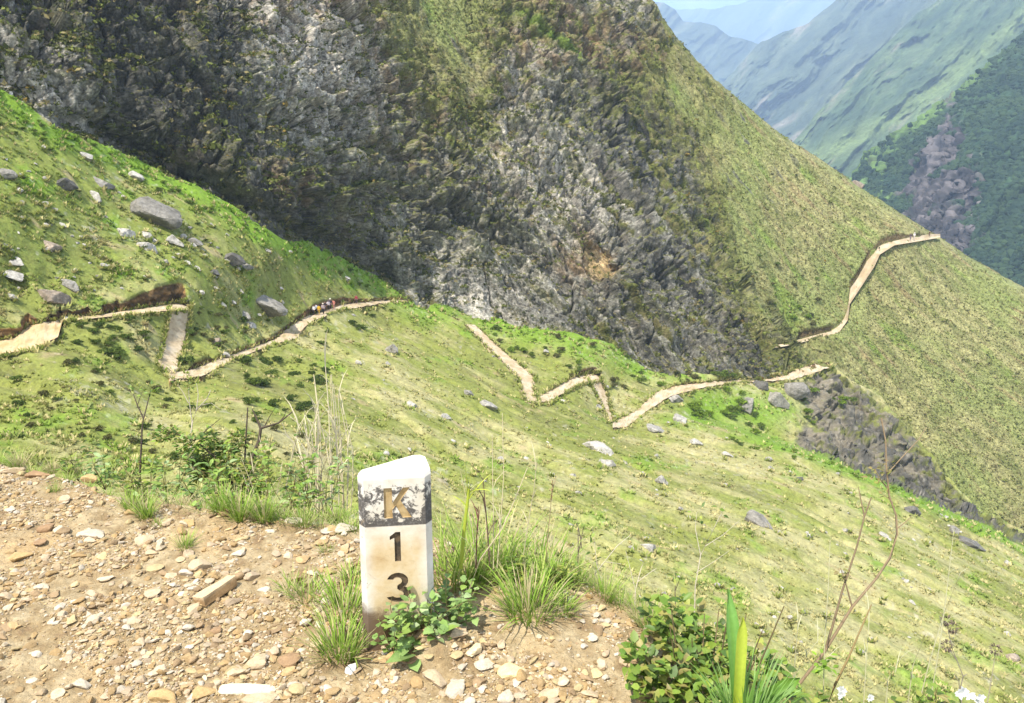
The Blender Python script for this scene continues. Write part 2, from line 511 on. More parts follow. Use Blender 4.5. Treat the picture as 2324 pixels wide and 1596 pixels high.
    # skirt behind the upper edge (turns away from the viewer)
    k = np.linspace(0, 1, 10)[::-1][:, None, None] ** 2
    yy = np.broadcast_to(Y[0] + 1.0, (10, len(XS)))
    dd = depthA0(np.broadcast_to(XS, yy.shape), yy)
    dirn = (P[0] - CAM)[None]
    back = P[0][None] + dirn * (k * 0.22) - np.array([0, 0, 1.0]) * k * 3.0
    back = back[:-1]
    S.Y, S.P, S.N, S.C, S.rock, S.on = Y, P, normals(P), c, rock, np.maximum(np.maximum(on, dm), sstep(0.2, 0.5, cut))
    S.cut = cut; S.lush = np.clip(lush + near_cliff + edge + upl, 0, 1)
    V = np.concatenate([back, P]); C = np.concatenate([np.broadcast_to(c[0][None], back.shape), c])
    o = mesh_np('hillside', V, grid_faces(*V.shape[:2]), M_HILL, C)
    tag(o, 'grassy hillside crossed by the zigzag dirt trail, strewn with pale boulders', 'hillside', kind='structure')
    return S


SA = build_hillside()


def build_path():
    Vs, Fs, Cs, n = [], [], [], 0
    def put(P):
        nonlocal n
        r, c = P.shape[:2]
        Vs.append(P.reshape(-1, 3)); Fs.append(grid_faces(r, c) + n); n += r * c
        f = fbm(P / 2.2, 4); g = fbm(P / np.array([.5, .5, .5]), 3)
        col = mixc(np.array([.40, .305, .185]), np.array([.50, .415, .295]), sstep(-0.3, 0.4, f))
        col = mixc(col, np.array([.25, .175, .10]), 0.7 * sstep(0.08, 0.4, g))
        col = mixc(col, np.array([.22, .20, .075]), 0.7 * sstep(0.22, 0.4, fbm(P / 1.6 + 33, 3)))
        col = mixc(col, np.array([.46, .29, .10]), 0.5 * sstep(150, 40, P[..., 0] * 0 + np.linalg.norm(P + np.array([60, -60, 17.]), axis=-1) * 4))
        Cs.append(col.reshape(-1, 3))
    for lo, up, reach in LEGS:
        x = np.arange(lo[0][0] + 0.5, lo[-1][0], 2.0)
        yl, yu = poly(lo)(x), poly(up)(x)
        e = 3.6 * fbm(np.stack([x / 14., x * 0 + lo[0][1], x * 0], -1), 3); e2 = 3.6 * fbm(np.stack([x / 11., x * 0 + 50 + lo[0][1], x * 0], -1), 3)
        yl2, yu2 = yl + e, np.minimum(yu + e2, yl + e - 2.5)
        t = np.linspace(0, 1, 9)[:, None]
        Yg = yl2 + t * (yu2 - yl2)
        Xg = np.broadcast_to(x, Yg.shape).copy()
        D, _, _ = depthA(Xg, np.clip(Yg, yu, yl - 0.01))
        P = unproj(Xg, Yg, D - 0.12)
        P[..., 2] += 0.08 + 0.09 * fbm(P / 1.2, 3)
        put(P)
    for le, ri in DOWN:
        y = np.arange(le[0][0], le[-1][0], 1.8)
        a = np.interp(y, [p[0] for p in le], [p[1] for p in le]) + 5 * fbm(np.stack([y / 12., y * 0 + le[0][1], y * 0], -1), 3)
        b = np.interp(y, [p[0] for p in ri], [p[1] for p in ri]) + 5 * fbm(np.stack([y / 12., y * 0 + 9 + le[0][1], y * 0], -1), 3)
        t = np.linspace(0, 1, 11)[None]
        Xg = a[:, None] + t * (b - a)[:, None]; Yg = np.broadcast_to(y[:, None], Xg.shape)
        D, _, _ = depthA(Xg, Yg)
        P = unproj(Xg, Yg, D - 0.12)
        P[..., 2] += 0.10 + 0.12 * fbm(P / 1.1, 3)
        put(P)
    o = mesh_np('path', np.concatenate(Vs), np.concatenate(Fs), M_PATH, np.concatenate(Cs))
    tag(o, 'tan dirt trail zigzagging down across the near hillside', 'trail', kind='structure')


build_path()

# ---- mountainside (rock face and the long grass ridge behind it)
ridgeB = poly([(-800, -900), (900, -900), (1100, -620), (1250, -370), (1400, -120), (1480, 0), (1520, 62), (1570, 128), (1640, 196), (1700, 247), (1780, 312), (1850, 356), (1920, 402),
               (1960, 432), (2040, 482), (2110, 526), (2140, 544), (2200, 583), (2324, 652), (2500, 760), (3100, 1120)])
nose = poly([(-900, 1350), (200, 1420), (420, 1500), (520, 1560), (600, 1640), (680, 1715), (740, 1760), (790, 1805), (830, 1870), (860, 1900), (1600, 2000)])   # x over y


def cA(x):
    return (x, float(contact(x)), float(1 / depthA0(np.array([float(x)]), np.array([float(contact(x))]))[0] * 0.996))


tpsCliff = TPS([cA(x) for x in (-600, -200, 0, 150, 300, 450, 600, 750, 900, 1000, 1150, 1300, 1450, 1600, 1700, 1800)] +
               [(0, 0, 1 / 109.), (0, 60, 1 / 107.), (-800, -900, 1 / 90.), (500, 0, 1 / 138.), (500, 250, 1 / 131.), (1000, 0, 1 / 190.), (900, 300, 1 / 172.), (1000, -900, 1 / 260.), (300, -900, 1 / 170.),
                (1300, 0, 1 / 212.), (1400, 300, 1 / 205.), (1480, 0, 1 / 236.), (1200, 450, 1 / 186.), (1450, 550, 1 / 190.), (1600, 640, 1 / 196.), (1720, 740, 1 / 195.), (1870, 820, 1 / 198.),
                (1900, 900, 1 / 198.), (1600, 250, 1 / 232.), (1700, 400, 1 / 226.), (1900, 700, 1 / 205.), (1400, 700, 1 / 180.)], 1e-5)
tpsSlope = TPS([(1480, 0, 1 / 238.), (1700, 245, 1 / 250.), (1900, 390, 1 / 256.), (2110, 525, 1 / 258.), (2324, 650, 1 / 250.), (1780, 783, 1 / 218.), (1902, 756, 1 / 224.), (1925, 700, 1 / 232.), (2070, 540, 1 / 247.),
                (1600, 300, 1 / 233.), (1650, 600, 1 / 216.), (1500, 450, 1 / 212.), (1400, 200, 1 / 215.), (2324, 1200, 1 / 206.), (2000, 900, 1 / 218.), (2324, 900, 1 / 224.), (2100, 1100, 1 / 208.), (3100, 1500, 1 / 180.),
                (3100, 1100, 1 / 215.), (1850, 820, 1 / 214.), (1000, -400, 1 / 225.), (1800, 1000, 1 / 208.)], 1e-5)
FAR_LEG = ([(1760, 789), (1782, 786), (1902, 758), (1924, 727), (1929, 690), (1960, 643), (1984, 606), (1997, 578), (2030, 557), (2090, 547), (2134, 539)],
           [(1760, 784), (1778, 780), (1884, 752), (1911, 719), (1914, 677), (1946, 632), (1965, 598), (1976, 571), (2008, 552), (2065, 539), (2114, 531), (2134, 531)])


def depthB0(x, y):
    Dc = 1 / np.maximum(tpsCliff(x, y), 1 / 420.)
    Ds = 1 / np.maximum(tpsSlope(x, y), 1 / 420.)
    s = x - np.interp(y, [p for p in (-900, 200, 420, 520, 600, 680, 740, 790, 830, 860, 1600)], [1350, 1420, 1500, 1560, 1640, 1715, 1760, 1805, 1880, 1920, 2000])
    t = sstep(-10, 16, s)
    t = np.where(y < 420, sstep(-160, 160, s), np.where(y < 600, sstep(-160, 160, s) * (600 - y) / 180 + t * (y - 420) / 180, t))
    return Dc * (1 - t) + Ds * t, t


VEG = TPS([(0, 100, .15), (200, 30, .25), (250, 200, .18), (420, 160, .12), (560, 100, .2), (600, 250, .45), (700, 120, .2), (750, 260, .22), (900, 60, .75), (1000, 150, .8), (1060, 260, .7), (870, 160, .4), (900, 320, .5), (700, 420, .4), (500, 350, .3),
           (560, 430, .15), (1100, 430, .45), (1000, 520, .35), (1150, 620, .25), (1100, 690, .1), (1250, 700, .12), (1230, 300, .5), (1200, 180, .45), (1300, 120, .62), (1400, 80, .5), (1500, 200, .75), (1500, 330, .55), (1440, 420, .3), (1400, 560, .25), (1500, 640, .3),
           (1600, 700, .4), (1700, 790, .45), (1560, 500, .55), (1650, 450, .8), (1700, 350, .95), (1800, 500, 1.05), (1750, 650, .95), (1640, 230, .9), (2000, 600, 1.1), (2100, 900, 1.1), (2200, 700, 1.1), (1350, 760, .3), (1360, 640, .1), (300, 300, .12), (900, 640, .3), (-400, 0, .2), (700, -300, .5), (1300, -300, .6)], 1e-3)
PALE = TPS([(0, 60, .35), (60, 150, .75), (250, 100, .05), (400, 220, .05), (560, 60, .35), (610, 40, .95), (650, 130, .95), (690, 170, .9), (740, 250, .9), (800, 230, .8), (850, 80, .8), (870, 270, .6), (950, 200, .5), (600, 380, .3), (700, 360, .35), (560, 460, .1), (700, 520, .1), (900, 480, .45),
            (1000, 420, .4), (1100, 160, .75), (1160, 280, .8), (1200, 240, .7), (1280, 360, .75), (1350, 420, .8), (1350, 300, .35), (1420, 280, .15), (1100, 560, .45), (1200, 520, .55), (1150, 640, .75), (1250, 700, .5), (1060, 630, .8), (1420, 600, .4), (1450, 720, .4), (1500, 560, .45), (1550, 450, .3), (1600, 760, .35), (1700, 800, .3),
            (300, 300, .1), (500, 300, .1), (900, 630, .35), (-400, 0, .3), (700, -300, .5), (1500, 100, .5)], 1e-3)
TAN = TPS([(0, 60, 0), (250, 150, .1), (250, 180, .2), (400, 100, .1), (610, 40, .7), (680, 80, .6), (740, 210, .5), (620, 420, .7), (760, 470, .6), (720, 300, .35), (900, 230, .7), (960, 320, .75), (960, 430, .6), (900, 400, .6), (1030, 380, .5), (1160, 350, .6), (1140, 400, .65), (1200, 480, .6), (1180, 560, .35),
           (1100, 640, 0), (1250, 720, 0), (1280, 80, .9), (1340, 60, .95), (1330, 110, .9), (1440, 140, .9), (1400, 30, .6), (1350, 300, 0), (1400, 400, .1), (1355, 590, .8), (1320, 660, .7), (1450, 600, .1), (1600, 740, .35), (1700, 800, .4), (560, 500, .05), (450, 350, .05), (700, 560, .1), (1500, 300, .2), (1500, 500, 0)], 1e-3)


SHELVES = [([(-20, 60), (60, 140), (120, 180), (210, 225)], 2.2, .9), ([(420, 176), (530, 182), (650, 166)], 1.8, .8), ([(460, 262), (560, 247), (700, 236), (800, 258)], 2.4, 1.0), ([(420, 352), (540, 300), (600, 310)], 1.8, .7),
           ([(740, 444), (850, 412), (960, 422), (1010, 440)], 2.0, .8), ([(1170, 30), (1250, 110), (1340, 190), (1500, 330)], 2.6, 1.2), ([(880, 120), (960, 200), (1010, 260)], 2.0, 1.2), ([(1300, 320), (1400, 392), (1490, 490)], 2.6, 1.1),
           ([(1085, -10), (1260, 200), (1340, 350), (1490, 540), (1640, 700)], 3.0, .5), ([(640, 400), (720, 380), (780, 402)], 1.6, .6), ([(1000, 340), (1080, 372), (1160, 420)], 1.8, .6), ([(1010, 640), (1080, 628), (1180, 700), (1240, 735)], 2.0, .4),
           ([(250, 130), (330, 150), (420, 140)], 1.6, .4), ([(280, 260), (360, 300), (430, 320)], 1.8, .5), ([(1100, 500), (1200, 540), (1290, 590)], 1.8, .5), ([(1390, 640), (1460, 700), (1520, 790)], 2.2, .6), ([(1520, 420), (1600, 520), (1700, 640)], 2.0, .9), ([(660, 60), (740, 90), (860, 70)], 1.6, .5)]


def build_mountainside():
    S = Sheet(); S.xs = XS
    top = ridgeB(XS) + 7.0 * fbm(np.stack([XS / 55., XS * 0 + 7, XS * 0], -1), 5, 2.3, 0.6)
    bot = np.maximum(contact(XS) + np.where(XS < 1780, 45, 110), top + 60)
    y1 = np.maximum(top, -40)
    v0 = np.linspace(0, 1, 60)[:-1, None]; v1 = np.linspace(0, 1, 460)[:, None]
    Y = np.vstack([top + v0 * (y1 - top), y1 + v1 * (bot - y1)])
    Y[:59] -= np.linspace(0.6, 0, 59)[:, None]
    X = np.broadcast_to(XS, Y.shape)
    D, ts = depthB0(X, Y)
    # far leg of the trail: a narrow bench (its lower and upper edges as y over x)
    xs_ = np.clip(X, 1760, 2134)
    yl, yu = poly(FAR_LEG[0])(xs_), poly(FAR_LEG[1])(xs_)
    inx = (X > 1762) & (X < 2134) & (ts > 0.5)
    Dl, _ = depthB0(xs_, yl)
    onfar = inx & (Y < yl + 1.5) & (Y > yu - 1.5)
    bankfar = inx & (Y <= yu - 1.0) & (Y > yu - 16)
    Db = np.minimum(Dl * zdir(yl) / zdir(np.maximum(Y, yu)), Dl + 3.0)
    D = np.where(onfar | bankfar, np.maximum(D, Db), D)
    farpath = np.where(onfar, 1.0, 0.0); farbank = np.where(bankfar & (D > depthB0(X, Y)[0] + 0.4), 1.0, 0.0)
    # undercut foot of the rock face, and the hollow with the orange earth
    under = np.exp(-((contact(X) - 16 - Y) / 24.0) ** 2) * sstep(80, 200, X) * sstep(1000, 860, X)
    D = D + 4.5 * under
    hw = fbm(np.stack([X / 26., Y / 26., X * 0 + 3], -1), 4)
    hol = np.exp(-(((X - 1360 + 26 * hw - 0.25 * (Y - 598)) / 36.0) ** 2 + ((Y - 596 + 22 * hw) / 42.0) ** 2) ** 3)
    D = D + 3.5 * hol
    D = D + 4.0 * np.exp(-(((X - 965) / 22.0) ** 2 + ((Y - 668) / 26.0) ** 2))
    P = unproj(X, Y, D)
    n0 = normals(unproj(X, Y, depthB0(X, Y)[0]))
    grassy = sstep(0.62, 0.92, VEG(X, Y) + 0.22 * fbm(P / 14.0 + 4, 4))
    slab = sstep(1150, 1450, X + 0.35 * Y - 150) * (1 - sstep(-40, 120, X - np.interp(Y, [0, 420, 600, 830], [1700, 1650, 1730, 1900])))
    # bedding planes that run down to the right (as seen here), world direction of that line
    a = unproj(np.array([1400.]), np.array([250.]), np.array([205.]))[0]; b = unproj(np.array([1700.]), np.array([640.]), np.array([200.]))[0]
    dr = (b - a) / np.linalg.norm(b - a)
    al = P @ dr; nn = n0[200, 600]; cr = np.cross(dr, nn); cr /= np.linalg.norm(cr)
    ac = P @ cr; ad = P @ np.cross(dr, cr)
    Q = np.stack([al / 34.0, ac / 4.2, ad / 7.0], -1) + 0.35 * fbm(P / 12.0, 3)[..., None]
    bed = ridged(Q, 4) - 0.55
    bed2 = ridged(Q * 2.3 + 9, 3) - 0.55
    f1, f2, cid = cells(np.stack([al / 7.0, ac / 4.4, ad / 6.0], -1) + 0.55 * fbm(P / 6.0 + 3, 3)[..., None])
    g1, g2, gid = cells(P / np.array([2.3, 2.3, 2.0]) + 0.5 * fbm(P / 2.0 + 8, 2)[..., None])
    big = fbm(P / 38.0 + 5, 3)
    rough = ridged(P / 11.0 + 2, 5) - 0.5
    W1 = 0.5 * fbm(P / 9.0 + 3, 3)[..., None]
    F1, E1 = facets(P / np.array([8.5, 8.5, 11.0]) + W1)
    F2, E2 = facets(P / np.array([3.4, 3.4, 4.6]) + 0.5 * fbm(P / 3.5 + 8, 2)[..., None])
    F3, E3 = facets(P / np.array([1.3, 1.3, 1.5]) + 0.35 * fbm(P / 1.5 + 8, 2)[..., None])
    wild = 0.25 + 1.0 * sstep(-0.25, 0.3, fbm(P / 17.0 + 90, 3))
    wild2 = 0.2 + 1.0 * sstep(-0.2, 0.3, fbm(P / 9.0 + 95, 3))
    butt = ridged(np.stack([(P[..., 0] + 0.45 * P[..., 2]) / 17.0, P[..., 1] / 40.0, (P[..., 2] - 0.4 * P[..., 0]) / 60.0], -1) + 0.22 * fbm(P / 14.0 + 21, 3)[..., None], 3) - 0.55
    # shelves: the face leans out over its height and steps back at each shelf, running down to the right
    h1 = (P[..., 2] + 0.30 * P[..., 0] + 0.1 * P[..., 1]) / 8.5 + 0.9 * fbm(P / 16.0 + 51, 3)
    h2 = (P[..., 2] + 0.42 * P[..., 0]) / 3.1 + 0.9 * fbm(P / 6.0 + 63, 3)
    saw = lambda h: (lambda t: t * sstep(1.0, 0.86, t) - 0.45)(h - np.floor(h))
    ledg = 3.6 * saw(h1) * sstep(-0.3, 0.3, fbm(P / 20.0 + 33, 2) + 0.15) + 1.3 * saw(h2)
    crack = -1.9 * sstep(0.055, 0.0, np.abs(perlin(np.stack([al / 9.0, ac / 3.6, ad / 5.0], -1) + 0.5 * fbm(P / 3.0, 2)[..., None]))) - 0.9 * sstep(0.07, 0.0, np.abs(perlin(P / 2.6 + 13)))
    joints = -1.2 * sstep(0.10, 0.0, E1) - 0.7 * sstep(0.12, 0, E2)
    # the shelves and gullies one can make out in the face, each where it runs
    shelf = np.zeros_like(X); shelf_veg = np.zeros_like(X)
    wv = 7 * fbm(P / 7.0 + 17, 3)
    for pts, amt, gv in SHELVES:
        d = Y - poly(pts)(X) + wv
        sl = abs(pts[-1][1] - pts[0][1]) / (abs(pts[-1][0] - pts[0][0]) + 1.0)
        d = d / math.hypot(1, sl)
        m = sstep(pts[0][0] - 14, pts[0][0] + 14, X) * sstep(pts[-1][0] + 14, pts[-1][0] - 14, X) * (0.5 + 0.8 * sstep(-.2, .3, fbm(P / 10.0 + pts[0][0], 2)))
        shelf += amt * m * np.where(d > 0, np.exp(-np.maximum(d, 0) / 16.0), -0.8 * np.exp(np.minimum(d, 0) / 15.0))
        shelf_veg = np.maximum(shelf_veg, gv * m * np.exp(-((d + 4) / 6.5) ** 2))
    rift = -3.2 * sstep(0.035, 0.0, np.abs(perlin(np.stack([al / 24.0, ac / 8.0, ad / 11.0], -1) + 7 + 0.25 * fbm(P / 5.0, 2)[..., None])))
    disp_rock = shelf + rift + 3.0 * big + 6.0 * butt + 1.5 * rough + (1 - 0.55 * slab) * (2.6 * F1 * wild + 1.15 * F2 * wild2 + ledg * (0.4 + 0.6 * wild)) + 0.34 * F3 * wild2 + joints * wild + 0.7 * crack * wild2 + (0.22 + 0.78 * slab) * (5.4 * bed + 1.6 * bed2) + 0.16 * fbm(P / 0.7, 2)
    disp_grass = 1.6 * big + 0.6 * fbm(P / 7.0 + 4, 4) + 0.9 * (ridged(np.stack([al / 20., ac / 5., ad / 9.], -1), 3) - 0.55) + 0.35 * fbm(P / 1.3 + 9, 3)
    smooth_band = np.exp(-((Y - np.interp(X, [1000, 1060, 1180, 1300], [622, 628, 690, 735])) / 26.0) ** 2) * sstep(985, 1030, X) * sstep(1330, 1280, X)
    smooth_band = np.maximum(smooth_band * (0.65 + 0.3 * rough), 0.6 * hol)
    disp = disp_rock * (1 - grassy) * (1 - 0.72 * smooth_band) * (1 - 0.6 * hol) + disp_grass * grassy
    edge = sstep(0, 26, Y - top) * 0.8 + 0.2
    quiet = 1 - np.clip(farpath + farbank, 0, 1) * 0.9
    foot = 0.35 + 0.65 * sstep(-10, 60, contact(X) - Y)
    foot = np.where(X > 1830, 1, foot)
    P = P + n0 * (disp * edge * quiet * foot)[..., None]
    # round the ridge away from the viewer
    k = (1 - np.clip((Y - top) / 22.0, 0, 1)) ** 3
    P = P + (P - CAM) * (k * 0.035)[..., None]
    nrm = normals(P)
    up = nrm[..., 2]
    # ---- what grows and what is bare
    fine = fbm(P / 1.0 + 23, 3); mid = fbm(P / 5.5 + 11, 4); m3 = fbm(P / 2.4 + 37, 4)
    ledge = sstep(0.35, 0.8, up + 0.25 * m3)
    veg = VEG(X, Y)
    veg = veg + 0.20 * sstep(.12, .34, veg)
    vm = sstep(0.36, 0.62, veg * 0.80 + 0.30 * mid + 0.26 * m3 + 0.16 * fine + 0.60 * (ledge - 0.30))
    strk = fbm(np.stack([al / 26.0, ac / 2.3, ad / 5.0], -1) + 0.3 * fbm(P / 9.0 + 2, 2)[..., None], 4)
    sl2 = 0.3 + 0.7 * slab
    vm = np.maximum(vm, sl2 * sstep(0.10, 0.26, strk + 0.12 * m3 + 0.25 * (veg - 0.45)))
    vm = np.maximum(vm * (1 - 0.9 * smooth_band), np.clip(shelf_veg * (0.8 + 0.8 * m3), 0, 1))
    pale = np.clip(PALE(X, Y), 0, 1); tan = np.clip(TAN(X, Y), 0, 1)
    dark, grey, white = np.array([.088, .084, .068]), np.array([.262, .248, .203]), np.array([.54, .49, .41])
    c = mixc(dark, grey, sstep(-0.35, 0.35, mid * 0.8 + 0.4 * fine + (pale - 0.32) * 1.1))
    c = mixc(c, white, sstep(0.30, 0.62, pale * 0.72 + 0.5 * m3 + 0.35 * fine - 0.04))
    c = mixc(c, np.array([.27, .165, .075]), 0.85 * sstep(0.45, 0.85, tan * 0.8 + 0.42 * fbm(P / 4.0 + 61, 4) + 0.12 * fine))
    c = mixc(c, np.array([.12, .085, .05]), 0.5 * sstep(0.1, 0.5, fbm(P / 7.0 + 77, 4) + 0.2 * fine))
    slate = slab * sstep(0.0, 0.4, 0.35 - tan + 0.3 * mid)
    c = mixc(c, mixc(np.array([.098, .096, .086]), np.array([.28, .27, .235]), sstep(-0.25, 0.4, bed * 0.9 + fine * 0.5)), 0.75 * slate)
    c = mixc(c, mixc(np.array([.15, .145, .14]), np.array([.24, .225, .205]), sstep(-.3, .4, m3)), 0.8 * smooth_band * (1 - np.clip(hol * 3, 0, 1)))
    c = mixc(c, mixc(np.array([.50, .36, .19]), np.array([.36, .215, .085]), sstep(-.2, .3, m3)), np.clip(hol * 1.6, 0, 1) * sstep(0.75, 0.3, m3 + 0.2))
    c = c * (1 - 0.55 * sl2 * sstep(0.02, 0.22, -strk))[..., None]
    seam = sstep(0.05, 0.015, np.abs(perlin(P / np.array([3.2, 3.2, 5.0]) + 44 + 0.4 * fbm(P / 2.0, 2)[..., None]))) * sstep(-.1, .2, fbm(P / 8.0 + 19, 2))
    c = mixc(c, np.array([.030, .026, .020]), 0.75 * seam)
    vf = fbm(P / 0.42 + 5, 2)
    c = c * (1 + 0.9 * vf)[..., None]
    green = mixc(np.array([.085, .085, .026]), np.array([.165, .180, .045]), sstep(-0.3, 0.45, m3 * 0.8 + (veg - 0.6) * 0.5))
    green = mixc(green, np.array([.15, .215, .03]), 0.8 * np.clip(shelf_veg, 0, 1))
    green = mixc(green, np.array([.215, .18, .085]), 0.75 * sstep(-0.1, 0.45, fbm(P / 3.0 + 83, 4) + 0.35 * fine))
    c = mixc(c, green, vm)
    # the open grass of the ridge: straw and olive with lush streaks
    gq = fbm(np.stack([al / 26., ac / 3.6, ad / 8.], -1) + 5, 4)
    straw, olive, lushc = np.array([.295, .275, .115]), np.array([.165, .175, .056]), np.array([.15, .22, .034])
    gr = mixc(straw, olive, sstep(-0.25, 0.4, gq * 0.9 + 0.45 * mid + 0.3 * fine))
    gr = mixc(gr, np.array([.14, .115, .055]), 0.6 * sstep(0.2, 0.5, fbm(P / 2.2 + 15, 3) + 0.3 * fine - 0.15 * mid))
    gr = mixc(gr, np.array([.20, .235, .068]), 0.65 * sstep(-0.05, 0.35, fbm(P / 30.0 + 66, 4)))
    gr = mixc(gr, np.array([.24, .17, .085]), 0.6 * sstep(0.2, 0.42, fbm(np.stack([al / 18., ac / 3.2, ad / 7.], -1) + 77, 4)))
    lush = sstep(0.18, 0.5, fbm(np.stack([al / 22., ac / 6., ad / 9.], -1) + 31, 4) + 0.4 * np.exp(-((X - 1790) / 60.) ** 2 - ((Y - 700) / 70.) ** 2))
    gr = mixc(gr, lushc, 0.75 * lush)
    # the gully just over the nose, bright in the photograph
    rockpatch = sstep(0.24, 0.36, fbm(np.stack([al / 15., ac / 3.6, ad / 8.], -1) + 47, 4)) * sstep(2000, 1700, X + 0.5 * (Y - 300)) * grassy
    gr = mixc(gr, np.array([.10, .095, .088]), 0.8 * rockpatch)
    c = mixc(c, gr, grassy)
    streakg = np.exp(-(((X - 1180) * 0.60 - (Y - 40) * 0.80 + 10 * mid) / 9.0) ** 2) * sstep(1150, 1190, X) * sstep(1345, 1290, X)
    c = mixc(c, lushc, np.clip(streakg, 0, .9))
    c = mixc(c, np.array([.10, .06, .03]), farbank * 0.8)
    S.Y, S.P, S.N, S.C = Y, P, nrm, c
    S.veg = np.clip(vm, 0, 1) * (1 - grassy); S.grassy = grassy * (1 - np.clip(farpath + farbank, 0, 1)); S.ts = ts; S.vn = veg; S.rockpatch = rockpatch
    k = (np.linspace(1, 0, 10)[:-1, None, None]) ** 1.5
    back = P[0][None] + (P[0] - CAM)[None] * (k * 0.5) - np.array([0, 0, 1.0]) * k * 60.0
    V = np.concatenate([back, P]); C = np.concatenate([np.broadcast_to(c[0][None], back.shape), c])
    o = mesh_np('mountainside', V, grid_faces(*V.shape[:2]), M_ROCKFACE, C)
    tag(o, 'steep mountainside, dark rock face on the left and straw coloured grass ridge on the right', 'mountainside', kind='structure')
    # far leg of the path
    xl = np.array([p[0] for p in FAR_LEG[0]], float); t = np.linspace(0, 1, len(xl)); tt = np.linspace(0, 1, 240)
    lo = np.stack([np.interp(tt, t, xl), np.interp(tt, t, [p[1] for p in FAR_LEG[0]])], -1)
    t2 = np.linspace(0, 1, len(FAR_LEG[1]))
    hi = np.stack([np.interp(tt, np.interp(np.arange(len(FAR_LEG[1])), [0, 1, 2, 3, 4, 5, 6, 7, 8, 9, 10, 11], [0, .1, .2, .3, .4, .5, .6, .7, .8, .87, .96, 1.0]), [p[0] for p in FAR_LEG[1]]),
                   np.interp(tt, np.interp(np.arange(len(FAR_LEG[1])), [0, 1, 2, 3, 4, 5, 6, 7, 8, 9, 10, 11], [0, .1, .2, .3, .4, .5, .6, .7, .8, .87, .96, 1.0]), [p[1] for p in FAR_LEG[1]])], -1)
    s = np.linspace(0, 1, 7)[None, :, None]
    G = lo[:, None] * (1 - s) + hi[:, None] * s
    Dp, _ = depthB0(G[..., 0], G[..., 1])
    Dlow, _ = depthB0(G[:, 0, 0], G[:, 0, 1])
    Dp = np.maximum(Dp, np.minimum(Dlow[:, None] * zdir(G[:, 0, 1])[:, None] / zdir(G[..., 1]), Dlow[:, None] + 3.0)) - 1.6
    Pp = unproj(G[..., 0], G[..., 1], Dp)
    cc = mixc(np.array([.38, .29, .175]), np.array([.47, .385, .27]), sstep(-.3, .4, fbm(Pp / 2.5, 3)))
    o = mesh_np('path', Pp.reshape(-1, 3), grid_faces(*Pp.shape[:2]), M_PATH, cc)
    tag(o, 'distant tan dirt trail climbing the grass ridge to its skyline', 'trail', kind='structure')
    S.farpath = (lo + hi) / 2
    return S


SB = build_mountainside()
FOREST = []
# ---- the far side of the valley, four ranges one behind the other
def far_sheet(name, label, top_pts, ctrl, ybot, relief, colour, x0=1330, x1=2720, step=2.6, forest=0.0):
    xs = np.arange(x0, x1, step)
    top = poly(top_pts)(xs) + 7.0 * fbm(np.stack([xs / 45., xs * 0 + relief, xs * 0], -1), 4)
    v = np.linspace(0, 1, 300)[:, None] ** 0.9
    Y = top + v * (np.maximum(ybot, top + 60) - top)
    X = np.broadcast_to(xs, Y.shape)
    D = 1 / np.maximum(TPS([(a, b, 1.0 / d) for a, b, d in ctrl], 1e-5)(X, Y), 1 / 14000.)
    # spurs run down to the left across this side of the valley
    s1 = (X * 0.74 + Y * 0.67); s2 = (-X * 0.67 + Y * 0.74)
    wob = 30 * fbm(np.stack([X / 160., Y / 160., X * 0 + relief], -1), 3)
    spur = ridged(np.stack([(s1 + wob) / 110., s2 / 560., X * 0 + relief], -1) + 0.09 * fbm(np.stack([X / 60., Y / 60., X * 0], -1), 3)[..., None], 5, 2.1, 0.48)
    spur2 = ridged(np.stack([(s1 + 0.5 * wob) / 26., s2 / 120., X * 0 + relief + 5], -1) + 0.12 * fbm(np.stack([X / 40., Y / 40., X * 0], -1), 2)[..., None], 4)
    D = D * (1 - relief * 0.0085 * (spur - 0.5) - relief * 0.0016 * (spur2 - 0.5))
    P = unproj(X, Y, D)
    n = normals(P)
    fr, c = colour(X, Y, P, spur, s1 + wob, s2)
    if forest:
        f1, f2, cid = cells(P / forest); g1, g2, gid = cells(P / (forest * 0.45) + 9)
        FOREST.append((P.copy(), fr.copy(), Y.copy(), X.copy()))
        dome = (0.85 - f1) + 0.45 * (0.8 - g1)
        P = P + np.array([0, -0.35, 0.9]) * (fr * dome * forest * 0.75)[..., None]
        c = c * (1 + fr * (cid - 0.5) * 0.8)[..., None]
        rk = (1 - fr)
        P = P + n * (rk * ((ridged(P / np.array([22., 22., 44.]), 5) - 0.5) * 20.0))[..., None]
    k = (np.linspace(1, 0, 8)[:-1, None, None]) ** 1.5
    back = P[0][None] + (P[0] - CAM)[None] * (k * 0.25) - np.array([0, 0, 1.0]) * k * float(np.mean(D[0])) * 0.15
    V = np.concatenate([back, P]); C = np.concatenate([np.broadcast_to(c[0][None], back.shape), c])
    o = mesh_np(name, V, grid_faces(*V.shape[:2]), M_FAR, C)
    return tag(o, label, 'mountain', kind='structure')


